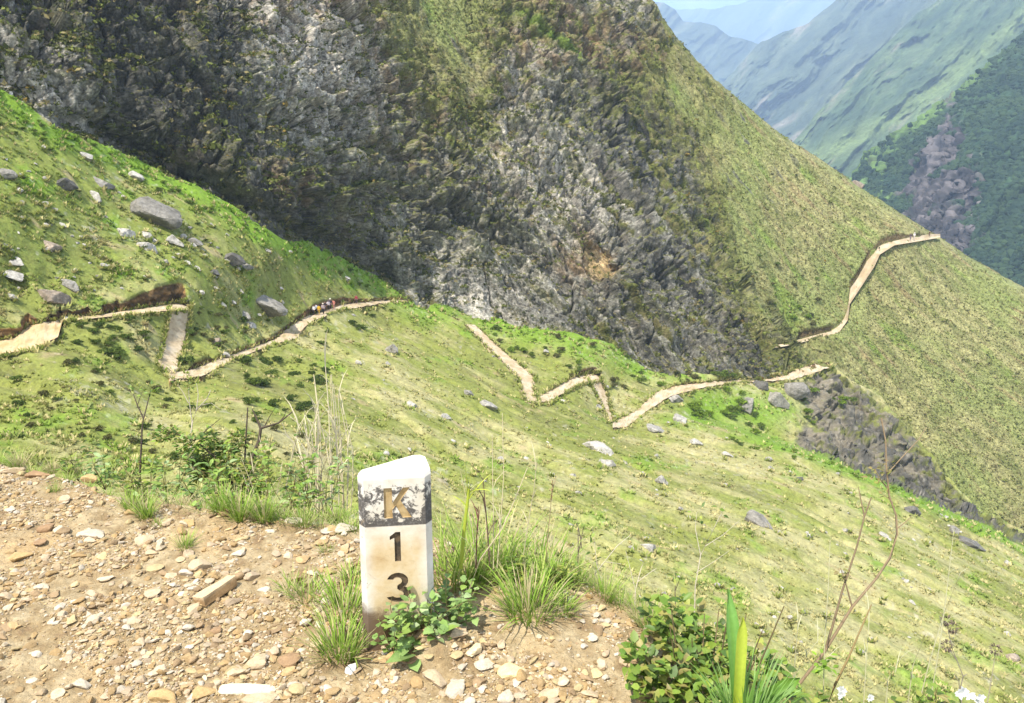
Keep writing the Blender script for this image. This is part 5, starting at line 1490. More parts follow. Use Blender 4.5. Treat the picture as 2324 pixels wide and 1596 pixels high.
def person(p, yaw, height, top, legs, hat, label, group, stride=0.22, skin=(.42, .25, .16), longsleeve=True):
    s = stride
    J = {'pelvis': ((0, 0, .93), (.155, .11)), 'belly': ((0, .01, 1.1), (.14, .105)), 'chest': ((0, .02, 1.32), (.165, .115)), 'neck': ((0, .03, 1.5), .06), 'jaw': ((0, .05, 1.57), (.068, .075)), 'head': ((0, .045, 1.66), (.078, .095)), 'crown': ((0, .035, 1.735), (.055, .07)), 'nose': ((0, .155, 1.635), .014),
         'ear_a': ((-.088, .035, 1.645), .016), 'ear_b': ((.088, .035, 1.645), .016)}
    E = [('pelvis', 'belly'), ('belly', 'chest'), ('chest', 'neck'), ('neck', 'jaw'), ('jaw', 'head'), ('head', 'crown'), ('head', 'nose'), ('head', 'ear_a'), ('head', 'ear_b')]
    for t, sd, f in (('a', -1, 1), ('b', 1, -1)):
        J.update({'sh' + t: ((sd * .19, .01, 1.41), .062), 'el' + t: ((sd * .25, -f * .09, 1.14), .044), 'wr' + t: ((sd * .23, f * -.02 + .12, .95), .03), 'pm' + t: ((sd * .225, f * -.02 + .16, .87), (.04, .022)),
                  'hp' + t: ((sd * .095, 0, .86), .088), 'kn' + t: ((sd * .105, f * s * .55 + .05, .48), .06), 'an' + t: ((sd * .105, f * s - .02, .09), .042), 'to' + t: ((sd * .115, f * s + .15, .035), (.042, .028))})
        E += [('chest', 'sh' + t), ('sh' + t, 'el' + t), ('el' + t, 'wr' + t), ('wr' + t, 'pm' + t), ('pelvis', 'hp' + t), ('hp' + t, 'kn' + t), ('kn' + t, 'an' + t), ('an' + t, 'to' + t)]
        for q in range(4):
            J['fg%d%s' % (q, t)] = ((sd * .225 + (q - 1.5) * .016, f * -.02 + .185, .79 - .006 * abs(q - 1.5)), .008); E.append(('pm' + t, 'fg%d%s' % (q, t)))
        J['th' + t] = ((sd * .19, f * -.02 + .19, .85), .009); E.append(('pm' + t, 'th' + t))
    body = skin_mesh('body', J, E); col_mesh(body, skin, M_CLOTH)
    g = lambda k, m: (J[k][0], tuple(r * m for r in J[k][1]) if isinstance(J[k][1], tuple) else J[k][1] * m)
    ts = {'belly': g('belly', 1.14), 'pelvis': ((0, 0, .90), (.175, .13)), 'chest': g('chest', 1.12), 'collar': ((0, .025, 1.465), .085)}
    te = [('belly', 'pelvis'), ('belly', 'chest'), ('chest', 'collar')]
    for t in 'ab':
        ts.update({'sh' + t: g('sh' + t, 1.25), 'el' + t: g('el' + t, 1.35)}); te += [('chest', 'sh' + t), ('sh' + t, 'el' + t)]
        if longsleeve: ts['wr' + t] = g('wr' + t, 1.4); te.append(('el' + t, 'wr' + t))
    shirt = skin_mesh('shirt', ts, te); col_mesh(shirt, top, M_CLOTH)
    ls = {'pelvis': ((0, 0, .93), (.172, .125))}; le = []
    for t in 'ab':
        ls.update({'hp' + t: g('hp' + t, 1.14), 'kn' + t: g('kn' + t, 1.22), 'an' + t: g('an' + t, 1.4)}); le += [('pelvis', 'hp' + t), ('hp' + t, 'kn' + t), ('kn' + t, 'an' + t)]
    tr = skin_mesh('trousers', ls, le); col_mesh(tr, legs, M_CLOTH)
    root = empty('person', p, yaw); k = height * 1.1 / 1.75; root.scale = (k, k, k)
    for nm, me in (('body', body), ('shirt', shirt), ('trousers', tr)):
        o = bpy.data.objects.new(nm, me); COLL.objects.link(o); o.parent = root
    mb = MB()
    prof = [(.17, 1.70), (.115, 1.715), (.108, 1.77), (.085, 1.82), (.0, 1.835)] if hat else [(.0, 1.78), (.07, 1.765), (.098, 1.71), (.10, 1.66), (.085, 1.60)]
    th = np.linspace(0, 2 * np.pi, 15)[:-1]; V = []; F = []
    for r, z in prof: V += [(r * math.cos(a), .035 + r * 1.12 * math.sin(a) - (0 if hat else .018), z) for a in th]
    for q in range(len(prof) - 1):
        for j in range(14): F.append((q * 14 + j, q * 14 + (j + 1) % 14, (q + 1) * 14 + (j + 1) % 14, (q + 1) * 14 + j))
    mb.add(V, F, hat if hat else (.03, .022, .018)); mb.build('hat' if hat else 'hair', M_CLOTH, root)
    tag(root, label, 'person', group)


def on_trail(x, y, dz=0.07):
    p = SA.at(x, y); p[2] += dz; return p


GRP = 'walkers on the near trail'
BLK, WHT = (.018, .017, .018), (.72, .70, .68)
person(on_trail(711, 716), 2.6, 1.72, WHT, BLK, (.04, .035, .035), 'walker in white top and black trousers, leftmost of the group on the trail', GRP)
person(on_trail(717, 713), 3.4, 1.66, (.70, .69, .72), BLK, None, 'walker in white top with bare dark hair, second from the left in the group', GRP)
person(on_trail(723, 715), 2.9, 1.66, (.62, .38, .03), (.40, .25, .03), None, 'walker dressed in yellow, in the group on the trail', GRP)
person(on_trail(732, 713), 3.1, 1.76, (.42, .33, .34), BLK, (.60, .52, .40), 'walker in mauve grey top and cream hat right of the one in yellow', GRP)
person(on_trail(738, 708), 2.7, 1.70, (.05, .035, .04), (.05, .04, .045), None, 'walker all in dark clothes in the middle of the group', GRP)
person(on_trail(744, 706), 3.3, 1.74, (.55, .48, .50), BLK, (.10, .07, .07), 'walker in pale pink and white top and dark hat near the right of the group', GRP)
person(on_trail(750, 703), 3.0, 1.80, (.06, .05, .07), (.03, .028, .035), (.66, .60, .48), 'tallest walker, dark top under a cream hat, at the back of the group', GRP)
person(on_trail(756, 702), 2.9, 1.66, (.62, .24, .18), (.45, .20, .16), None, 'walker in salmon clothes, rightmost of the group', GRP)
person(on_trail(808, 690), 3.0, 1.66, (.30, .04, .06), (.07, .05, .05), None, 'lone walker in dark red behind the group on the trail', None)
def on_far(x, y):
    r, c = SB.find(x, y); p = SB.P[r, c].copy(); return p
FG = 'walkers on the ridge trail'
FF = 'small walkers far off'
def far_spot(x, y):
    lo = np.array([float(depthB0(np.array([float(x)]), np.array([float(y)]))[0][0])])
    return unproj(x, y, lo[0] + 0.2)
person(far_spot(2066, 545), 2.5, 2.0, (.07, .05, .06), (.12, .11, .16), None, 'walker in dark top on the ridge trail, left of the one in white', FG)
person(far_spot(2074, 543), 2.7, 1.95, (.70, .66, .62), (.50, .45, .42), (.62, .58, .52), 'walker in white on the ridge trail near the skyline', FG)
person(far_spot(2109, 536), 2.7, 1.5, (.10, .05, .035), (.06, .04, .03), None, 'walker in brown, the one nearest the end of the ridge trail', FG)

scatter_tufts()
# ================================================================ PLANTS ON AND BEHIND THE LEDGE
GB = [np.array(c) for c in ((.22, .35, .045), (.28, .41, .06), (.16, .27, .035), (.34, .43, .10), (.40, .40, .15))]
STRAW = np.array([.52, .44, .24])


def tuft_mesh(seed, n=90, length=0.16, width=0.0045, spread=1.0, droop=0.7, dry=0.12, cols=GB, radius=0.03, seg=4):
    rng = np.random.default_rng(seed); mb = MB()
    for k in range(n):
        az = rng.uniform(0, 6.283); rr = radius * math.sqrt(rng.random())
        base = (rr * math.cos(az), rr * math.sin(az), -0.012)
        c = cols[rng.integers(len(cols))] * rng.uniform(.75, 1.2)
        if rng.random() < dry: c = STRAW * rng.uniform(.7, 1.1)
        mb.blade(base, az + rng.normal(0, .5), abs(rng.normal(.15, .25)) * spread + rr / radius * .25 * spread, length * rng.uniform(.45, 1.1), width * rng.uniform(.7, 1.3), rng.uniform(.2, 1.0) * droop, c * .85, c * 1.15, seg)
    return mb.build('grass_tuft', M_GRASS, link=False)


TUFT = [tuft_mesh(1, 130, .17, .0048), tuft_mesh(2, 90, .13, .004, 1.2), tuft_mesh(3, 70, .10, .0035, 1.3), tuft_mesh(4, 120, .20, .0045, .9, .9)]
TUFT_STRAW = [tuft_mesh(5, 80, .2, .003, 1.0, .8, .65), tuft_mesh(6, 60, .14, .003, 1.2, .8, .5)]


def drop_pos(x, y, D):
    return unproj(x, y, D)


def place(me, name, p, rz, s, label, cat, group=None):
    o = bpy.data.objects.new(name, me); COLL.objects.link(o); o.location = p; o.rotation_euler = (0, 0, rz); o.scale = (s, s, s) if np.isscalar(s) else s
    return tag(o, label, cat, group)


def gpt(x, y):
    p = ray_ground(x, y); p[2] = float(ledge_z(np.array([p[0]]), np.array([p[1]]))[0]); return p


rg = np.random.default_rng(123)
# single tufts on the gravel
place(TUFT[1], 'grass_tuft', gpt(420, 1240), .4, .72, 'small green tuft of grass alone on the gravel at left', 'grass tuft')
place(TUFT[2], 'grass_tuft', gpt(740, 1256), 1.4, .62, 'tiny grass tuft on the gravel left of the milestone band', 'grass tuft')
place(TUFT[2], 'grass_tuft', gpt(800, 1196), 2.0, .75, 'yellow green tuft on the rim touching the milestone', 'grass tuft')
place(tuft_mesh(11, 210, .175, .0046, 1.15, .9, .14, radius=.06), 'grass_tuft', gpt(1200, 1415), .3, 1.15, 'big spiky grass tuft on the gravel right of the milestone', 'grass tuft')
place(tuft_mesh(12, 170, .24, .0055, 1.0, .9, .12, radius=.10), 'grass_tuft', gpt(1105, 1300), 1.0, 1.2, 'broad lush tuft behind the milestone on the right', 'grass tuft')
place(tuft_mesh(13, 130, .22, .005, 1.0, .8, .12, radius=.08), 'grass_tuft', gpt(1015, 1320), 2.2, 1.1, 'lush tuft growing against the right side of the milestone', 'grass tuft')
place(tuft_mesh(14, 150, .20, .005, 1.1, .9, .2, radius=.10), 'grass_tuft', gpt(1225, 1310), 2.8, 1.1, 'tangled tuft at the rim, rightmost behind the spiky tuft', 'grass tuft')
place(tuft_mesh(15, 150, .17, .005, 1.05, .8, .1, radius=.05), 'grass_tuft', gpt(772, 1478), .7, 1.1, 'grass tuft at the foot of the milestone on its left', 'grass tuft')
place(tuft_mesh(16, 140, .16, .005, 1.1, .8, .1, radius=.06), 'grass_tuft', gpt(782, 1390), 1.7, 1.1, 'grass tuft half way up the left side of the milestone', 'grass tuft')
place(tuft_mesh(17, 110, .13, .0042, 1.2, .8, .25, radius=.06), 'grass_tuft', gpt(700, 1350), 2.7, .9, 'pale grass tuft spreading on the gravel left of the milestone', 'grass tuft')
place(tuft_mesh(18, 90, .12, .004, 1.2, .8, .25, radius=.05), 'grass_tuft', gpt(660, 1330), .7, .8, 'thin pale tuft farthest left in the patch beside the milestone', 'grass tuft')
place(tuft_mesh(19, 90, .14, .0048, 1.1, .8, .1, radius=.04), 'grass_tuft', gpt(800, 1310), .2, .8, 'upright tuft beside the numeral one of the milestone', 'grass tuft')

WB = [np.array(c) for c in ((.26, .40, .06), (.32, .45, .08), (.20, .32, .04), (.40, .46, .12))]
for (x, y, s_, lab) in [(1060, 1330, .8, 'bright broad bladed tuft between the milestone and the weeds'), (1150, 1310, .85, 'bright broad bladed tuft just behind the spiky tuft'), (1240, 1345, .7, 'bright broad bladed tuft to the right of the spiky tuft'), (1275, 1400, .5, 'low broad bladed tuft at the right foot of the spiky tuft')]:
    place(tuft_mesh(900 + x, 110, .20, .0085, 1.2, 1.1, .06, WB, .09), 'grass_tuft', gpt(x, y), rg.uniform(0, 6), s_, lab, 'grass tuft')
# fringe along the rim
for x in np.arange(-10, 830, 15.0):
    x = x + rg.normal(0, 8)
    if x < 300 and rg.random() < .45: continue
    y = float(ledge_px(x)) + rg.uniform(-5, 8)
    p = ray_ground(x, y); p[2] = -0.02
    if rg.random() < .5: p[:2] *= 1.07; p[2] -= .06
    me = (TUFT_STRAW * 2 + TUFT[1:3])[rg.integers(6)]
    s = rg.uniform(.45, .85)
    place(me, 'grass_tuft', p, rg.uniform(0, 6), (s * 1.2, s * 1.2, s * rg.uniform(.6, 1.1)), 'pale grass tuft in the thin fringe along the rim of the ledge', 'grass tuft', 'grass fringe along the rim')
for x in np.arange(1000, 1560, 17.0):
    y = float(ledge_px(x)) + rg.uniform(-4, 6)
    p = ray_ground(x, y); p[2] = -.03
    s = rg.uniform(.5, .9)
    place((TUFT + TUFT_STRAW)[rg.integers(6)], 'grass_tuft', p, rg.uniform(0, 6), s, 'grass tuft on the rim right of the milestone', 'grass tuft', 'tufts on the right rim')
for (x, y, s) in ((545, 1172, 1.1), (505, 1160, .9), (600, 1176, .9), (640, 1180, 1.0), (690, 1186, .9), (330, 1170, .8), (360, 1185, .6), (125, 1112, .5), (300, 1150, .7)):
    place(TUFT[rg.integers(4)], 'grass_tuft', gpt(x, y + 6), rg.uniform(0, 6), s, 'green tuft just inside the rim of the ledge', 'grass tuft', 'tufts just inside the rim')


def leafy(name, base, stems, leaf_len, leaf_w, greens, seed, label, cat, n_per=9, stem_col=(.16, .13, .05), spread=.6, height=.15, sr=.0016, group=None, up=.55):
    rng = np.random.default_rng(seed)
    t = empty(name, base); ms, ml = MB(), MB()
    for k in range(stems):
        az = rng.uniform(0, 6.283); L_ = height * rng.uniform(.6, 1.1); out = spread * rng.uniform(.2, 1.0)
        pts = [np.array([0, 0, -.02])]; d = np.array([math.cos(az) * out, math.sin(az) * out, 1.0]); d /= np.linalg.norm(d)
        p = pts[0].copy()
        for q in range(5):
            d = d + rng.normal(0, .16, 3); d /= np.linalg.norm(d); p = p + d * L_ / 5; pts.append(p.copy())
        ms.tube(pts, list(np.linspace(sr, sr * .5, 6)), np.array(stem_col) * rng.uniform(.8, 1.2), 5)
        for q in range(n_per):
            u = rng.uniform(.25, 1.0) * 5; i = min(int(u), 4); b = pts[i] + (pts[i + 1] - pts[i]) * (u - i)
            a2 = rng.uniform(0, 6.283); ld = np.array([math.cos(a2), math.sin(a2), rng.uniform(-.1, up)])
            g = greens[rng.integers(len(greens))] * rng.uniform(.7, 1.2)
            ml.leaf(b, ld, np.array([rng.normal(0, .25), rng.normal(0, .25), 1.0]), leaf_len * rng.uniform(.6, 1.15), leaf_w * rng.uniform(.7, 1.1), g, rng.uniform(.02, .22), .006)
    ms.build('stem', M_STEM, t); lo = ml.build('foliage', M_LEAF, t)
    return tag(t, label, cat, group)


PLG = [np.array(c) for c in ((.25, .36, .11), (.19, .30, .07), (.31, .40, .17), (.15, .24, .06), (.24, .34, .07))]
YLG = [np.array(c) for c in ((.22, .30, .04), (.15, .24, .03), (.10, .17, .025), (.30, .33, .06), (.20, .19, .05))]
SHG = [np.array(c) for c in ((.15, .25, .035), (.10, .18, .025), (.22, .31, .045), (.30, .32, .06), (.08, .13, .022), (.30, .26, .08))]
leafy('creeping_plant', gpt(895, 1488), 9, .030, .023, PLG, 51, 'creeping plant with round leaves climbing over the numeral three', 'plant', 8, height=.19, spread=.9)
leafy('creeping_plant', gpt(955, 1480), 12, .034, .026, PLG, 52, 'round leaved plant at the right foot of the milestone', 'plant', 9, height=.20, spread=1.1)
leafy('creeping_plant', gpt(1025, 1440), 13, .036, .027, PLG, 53, 'pale leafed weed between the milestone and the spiky tuft', 'plant', 9, height=.19, spread=1.2)
leafy('creeping_plant', gpt(935, 1520), 4, .066, .050, PLG[:3], 54, 'seedling with the largest pale green leaves in front of the milestone', 'plant', 4, height=.07, spread=.7, sr=.002)
leafy('creeping_plant', gpt(990, 1490), 4, .046, .038, PLG, 55, 'small plant with few rounded leaves right of the large leaved seedling', 'plant', 4, height=.07, spread=.8)
leafy('weed', gpt(1270, 1330), 10, .034, .016, YLG, 56, 'leafy weed on the rim right of the spiky tuft', 'plant', 9, height=.16, spread=1.2)
leafy('weed', gpt(1180, 1330), 10, .034, .018, SHG, 57, 'dark leafy weed behind the spiky tuft', 'plant', 9, height=.12, spread=1.4)

# weeds in the fringe left of the milestone
for i, (x, y, h) in enumerate([(455, 1165, .2), (500, 1168, .24), (560, 1172, .26), (610, 1176, .26), (655, 1182, .22), (705, 1186, .26), (745, 1188, .24), (180, 1098, .1), (240, 1118, .1), (330, 1148, .13), (385, 1156, .13)]):
    p = ray_ground(x, y); p[:2] *= 1.1; p[2] = -.12
    leafy('weed', p, 9, .05, .022, YLG if i % 2 else PLG[1:], 60 + i, 'leafy green weed in the fringe behind the rim left of the milestone', 'plant', 8, height=h + .12, spread=.8, sr=.002, group='weeds in the fringe')


def px_tube(mb, pts, D, r0, r1, col, n=5):
    P = [unproj(a, b, D + (c if len(q) > 2 else 0)) for q in pts for a, b, c in [(q[0], q[1], q[2] if len(q) > 2 else 0)]]
    mb.tube(P, list(np.linspace(r0, r1, len(P))), np.array(col), n)
    return P


def leaf_blob(mb, c, rx, ry, rz, n, ll, lw, greens, rng):
    for k in range(n):
        d = rng.normal(size=3); d /= np.linalg.norm(d); q = rng.uniform(.45, 1.0)
        p = np.asarray(c) + d * np.array([rx, ry, rz]) * q
        a2 = rng.uniform(0, 6.283); ld = d * .7 + np.array([math.cos(a2), math.sin(a2), rng.uniform(-.3, .5)])
        g = greens[rng.integers(len(greens))] * rng.uniform(.7, 1.2)
        mb.leaf(p, ld, np.array([rng.normal(0, .4), rng.normal(0, .4), 1.0]), ll * rng.uniform(.6, 1.1), lw * rng.uniform(.7, 1.1), g, rng.uniform(.0, .2))


# the leafy bush left of the milestone, just behind the rim
def left_bush():
    rng = np.random.default_rng(41); D = 4.6
    root = unproj(545, 1190, D); t = empty('bush', root)
    def loc(mb, name, mat):
        o = mb.build(name, mat); o.parent = t; o.location = (-root[0], -root[1], -root[2]); return o
    bw = (.085, .065, .045)
    mb = MB()
    px_tube(mb, [(548, 1190), (552, 1120), (560, 1075), (576, 1030), (588, 1000), (592, 972)], D, .014, .009, bw, 7)
    px_tube(mb, [(592, 972), (580, 945), (572, 928)], D, .008, .003, bw)
    px_tube(mb, [(592, 972), (612, 966), (632, 960), (655, 942), (668, 930)], D, .008, .003, bw)
    px_tube(mb, [(632, 960), (645, 945), (652, 925)], D, .004, .0015, bw)
    px_tube(mb, [(600, 968), (612, 945), (625, 925)], D, .004, .0015, bw)
    px_tube(mb, [(552, 1100), (556, 1030), (560, 960), (562, 925)], D + .1, .007, .004, bw)
    px_tube(mb, [(550, 1150), (520, 1080), (490, 1040), (455, 1010)], D, .010, .004, bw)
    px_tube(mb, [(455, 1010), (440, 1000), (400, 985), (362, 980)], D, .005, .002, bw)
    px_tube(mb, [(440, 1000), (470, 975), (500, 950)], D, .004, .0015, bw)
    loc(mb, 'branch', M_STEM)
    ml = MB()
    for (x, y, rx, ry, n) in [(485, 1035, .15, .09, 260), (450, 1060, .10, .08, 150), (520, 1070, .10, .10, 170), (435, 1005, .10, .05, 120), (372, 985, .09, .035, 80), (540, 995, .08, .05, 90), (580, 1080, .09, .13, 190), (470, 990, .05, .05, 50), (560, 1130, .13, .07, 150)]:
        leaf_blob(ml, unproj(x, y, D + rng.uniform(-.1, .15)), rx, .10, ry, int(n * 1.5), .042, .024, SHG + YLG, rng)
    loc(ml, 'foliage', M_LEAF)
    tag(t, 'leafy green bush with bare dark branches behind the rim left of the milestone', 'bush')


left_bush()


def twig_plant(name, root_px, D, lines, col, label, cat, r0=.003, leaves=(), greens=YLG, ll=.03, seed=1, part='branch', group=None):
    rng = np.random.default_rng(seed)
    root = unproj(root_px[0], root_px[1], D); t = empty(name, root)
    mb = MB()
    for ln in lines:
        rr = ln[0] if isinstance(ln[0], float) else 1.0
        pts = ln[1:] if isinstance(ln[0], float) else ln
        px_tube(mb, pts, D, r0 * rr, r0 * rr * .4, np.array(col) * rng.uniform(.85, 1.15))
    o = mb.build(part, M_STEM); o.parent = t; o.location = tuple(-root)
    if leaves:
        ml = MB()
        for (x, y, r, n) in leaves: leaf_blob(ml, unproj(x, y, D), r, r, r, n, ll, ll * .5, greens, rng)
        o = ml.build('foliage', M_LEAF); o.parent = t; o.location = tuple(-root)
    return tag(t, label, cat, group)


DKW, PLW = (.10, .075, .055), (.42, .36, .27)
twig_plant('sapling', (319, 1100), 5.0, [[(316, 1110), (319, 1040), (323, 965), (326, 950)], [.6, (326, 950), (312, 920), (303, 895), (285, 880)], [.6, (326, 950), (336, 910), (342, 885)], [.35, (312, 920), (322, 890)]], DKW,
           'thin dark forked sapling at the left of the bush behind the rim', 'sapling', .008, [(355, 1062, .06, 60), (322, 1055, .05, 40), (305, 890, .05, 14), (345, 880, .05, 14)], YLG, .04, 3)
twig_plant('bare_shrub', (455, 1080), 5.2, [[(440, 1080), (432, 1000), (436, 960), (446, 930), (470, 905), (478, 885)], [.6, (436, 960), (430, 915), (428, 880)], [.6, (446, 930), (450, 895), (446, 870)], [.5, (455, 920), (480, 915), (500, 930)], [.5, (428, 915), (415, 890), (402, 872)]], PLW,
           'pale leafless shrub rising behind the leafy bush', 'shrub', .006, [(478, 880, .05, 10), (428, 876, .05, 10), (402, 872, .05, 10)], SHG, .03, 4)
twig_plant('bare_shrub', (35, 1120), 4.4, [[(40, 1110), (28, 1075), (60, 1045)], [.8, (28, 1095), (50, 1060), (75, 1030)], [.7, (35, 1105), (20, 1070), (5, 1058)]], DKW, 'small bare twigs on the rim at the far left', 'shrub', .004, [(22, 1040, .07, 50)], YLG, .035, 5)
twig_plant('bare_shrub', (680, 1150), 4.2, [[(690, 1150), (700, 1080), (712, 1020), (735, 985)], [.7, (702, 1070), (670, 1010), (650, 985), (640, 960)], [.6, (712, 1020), (700, 960), (690, 930)], [.6, (712, 1040), (745, 1000), (778, 985)]], PLW, 'tangle of pale dry twigs between the bush and the dry stalks', 'shrub', .0035, (), YLG, .03, 6)


def stalk(pts, D, r, label, group, col=(.60, .52, .33), head=0.0, seed=0):
    rng = np.random.default_rng(seed)
    root = unproj(pts[0][0], pts[0][1], D); mb = MB()
    P = [unproj(a, b, D) - root for a, b in pts]
    mb.tube(P, list(np.linspace(r, r * .45, len(P))), np.array(col) * rng.uniform(.85, 1.1), 5)
    # dry sheath leaves
    for k in range(3):
        q = P[min(1 + k, len(P) - 1)] * rng.uniform(.6, 1.0)
        mb.blade(q, rng.uniform(0, 6.3), rng.uniform(.2, .6), r * rng.uniform(30, 70), r * 2.2, .9, np.array(col) * .9, None, 3)
    o = mb.build('stalk', M_GRASS); o.location = root
    o.name = 'dry_stalk'
    if head:
        mh = MB(); d = P[-1] - P[-2]; d /= np.linalg.norm(d)
        for k in range(46):
            b = P[-1] - d * rng.uniform(0, head); a = rng.uniform(0, 6.3)
            mh.leaf(b, d + np.array([math.cos(a), math.sin(a), 0]) * .7, (0, 0, 1), .010, .004, np.array([.44, .31, .17]) * rng.uniform(.7, 1.2))
        h = mh.build('seed_head', M_GRASS, o)
    return tag(o, label, 'dry grass stalk', group)


LG = 'dry stalks left of the milestone'
LL = 'tall straw coloured grass stalk in the clump left of the milestone'
for i, pts in enumerate([[(752, 1190), (750, 1050), (746, 930), (738, 825)], [(770, 1190), (768, 1080), (760, 960), (752, 850)], [(786, 1190), (790, 1080), (789, 1000), (770, 905)], [(780, 1190), (778, 1100), (770, 1000), (757, 872)],
                         [(720, 1190), (722, 1060), (724, 950), (716, 880), (712, 850)], [(716, 1190), (718, 1050), (715, 930)], [(700, 1190), (716, 1110), (742, 1040), (775, 985)], [(735, 1190), (728, 1100), (700, 1000), (688, 960)],
                         [(690, 1190), (692, 1090), (702, 990), (722, 930)], [(762, 1190), (752, 1080), (738, 1000), (720, 940)], [(672, 1190), (682, 1110), (700, 1060), (720, 1020)], [(640, 1190), (650, 1100), (668, 1010), (690, 950)]]):
    stalk(pts, 3.95 + .05 * (i % 4), .0048, LL, LG, (.68, .60, .40), seed=i)
    if i < 8: stalk([(a + 7 + 5 * math.sin(i * 2.1 + b * .01), b + 26) for a, b in pts], 4.05, .0036, LL, LG, (.66, .58, .38), seed=i + 200)
for i, pts in enumerate([[(610, 1195), (606, 1110), (596, 1030)], [(585, 1195), (575, 1110), (548, 1040)], [(555, 1195), (566, 1100), (582, 1050)], [(625, 1195), (628, 1120), (640, 1060)]]):
    stalk(pts, 4.1, .003, 'short straw coloured stalk standing in front of the leafy bush', 'short dry stalks by the bush', seed=30 + i)
stalk([(1120, 1290), (1120, 1180), (1118, 1080), (1117, 985)], 2.75, .0022, 'straight pale stalk, left of the two tallest right of the milestone', None, head=.0, seed=50)
stalk([(1128, 1290), (1136, 1190), (1143, 1080), (1140, 938)], 2.75, .0022, 'tallest pale stalk right of the milestone', None, seed=51)
stalk([(1062, 1345), (1090, 1270), (1140, 1200), (1170, 1130), (1197, 1062)], 2.5, .0030, 'leaning dry stalk with a thick pale foot right of the milestone', None, seed=52)
stalk([(1185, 1280), (1200, 1180), (1212, 1110), (1219, 1040)], 2.8, .0022, 'pale stalk rising from the rim right of the leaning one', None, seed=53)
stalk([(1112, 1290), (1106, 1200), (1100, 1130), (1096, 1085)], 2.7, .0032, 'dark brown broken stalk right of the milestone', None, (.17, .11, .08), seed=54)
stalk([(1080, 1290), (1082, 1220), (1086, 1150)], 2.7, .0028, 'short dark reddish stalk beside the yellow shoot', None, (.20, .09, .07), seed=55)
stalk([(1080, 1290), (1072, 1200), (1058, 1130), (1045, 1070)], 2.8, .0018, 'thin pale stalk leaning left behind the yellow shoot', None, seed=56)
stalk([(1238, 1280), (1244, 1210), (1250, 1150), (1254, 1092)], 2.8, .002, 'stalk with a rusty brown seed head on the rim', None, (.30, .22, .12), head=.075, seed=57)
stalk([(1310, 1340), (1312, 1260), (1325, 1195)], 2.8, .0022, 'dark thin stalk at the right end of the grass by the milestone', None, (.13, .10, .08), seed=58)


def yellow_shoot():
    p = gpt(1046, 1285); t = empty('reed_shoot', p); mb = MB()
    Y1, Y2 = np.array([.36, .42, .04]), np.array([.55, .58, .08])
    px = lambda x, y: unproj(x, y, 2.62) - p
    mb.tube([px(1046, 1290), px(1052, 1215), px(1060, 1150), px(1064, 1110)], [.0075, .007, .006, .005], Y1, 6)
    o = mb.build('stem', M_LEAF, t)
    for k, (a, az, lean, ln, dr) in enumerate([((1064, 1125), 0.0, .08, .105, .1), ((1062, 1120), 2.9, .06, .12, .05), ((1063, 1135), 0.2, .55, .125, .35), ((1060, 1150), 3.0, .7, .07, .5), ((1064, 1120), -.3, .9, .09, .9)]):
        m = MB(); m.blade(px(*a), az, lean, ln, .013, dr, Y1, Y2, 6); m.build('leaf', M_LEAF, t)
    tag(t, 'bright yellow green reed shoot rising right of the milestone', 'reed')


yellow_shoot()

# the shrub at the lower right with strap leaves in front
def right_shrub():
    rng = np.random.default_rng(43); D = 2.25
    root = unproj(1580, 1680, D + .1); t = empty('bush', root)
    mb = MB()
    for k in range(26):
        x, y = rng.uniform(1420, 1780), rng.uniform(1370, 1560)
        P = [unproj(1580 + (x - 1580) * .3, 1660, D + .1), unproj(1580 + (x - 1580) * .7, (y + 1660) / 2, D + .05), unproj(x, y, D + rng.uniform(-.1, .2))]
        mb.tube(P, [.004, .003, .0015], np.array([.16, .12, .06]), 5)
    o = mb.build('branch', M_STEM); o.parent = t; o.location = tuple(-root)
    ml = MB()
    for (x, y, rx, ry, n, d) in [(1500, 1400, .06, .055, 70, .15), (1545, 1450, .10, .075, 130, .1), (1620, 1470, .10, .08, 140, .12), (1450, 1500, .065, .05, 90, -.05), (1530, 1530, .12, .08, 160, -.05), (1640, 1540, .11, .08, 140, -.02), (1720, 1520, .09, .07, 110, .1), (1600, 1590, .16, .07, 150, -.1),
                                 (1760, 1570, .08, .05, 80, .1), (1560, 1390, .05, .05, 50, .2), (1480, 1560, .07, .05, 70, -.1)]:
        leaf_blob(ml, unproj(x, y, D + d), rx, .08, ry, n, .040, .027, SHG + YLG[:2], rng)
    o = ml.build('foliage', M_LEAF); o.parent = t; o.location = tuple(-root)
    tag(t, 'broad leaved green shrub at the lower right edge of the ledge', 'bush')


right_shrub()


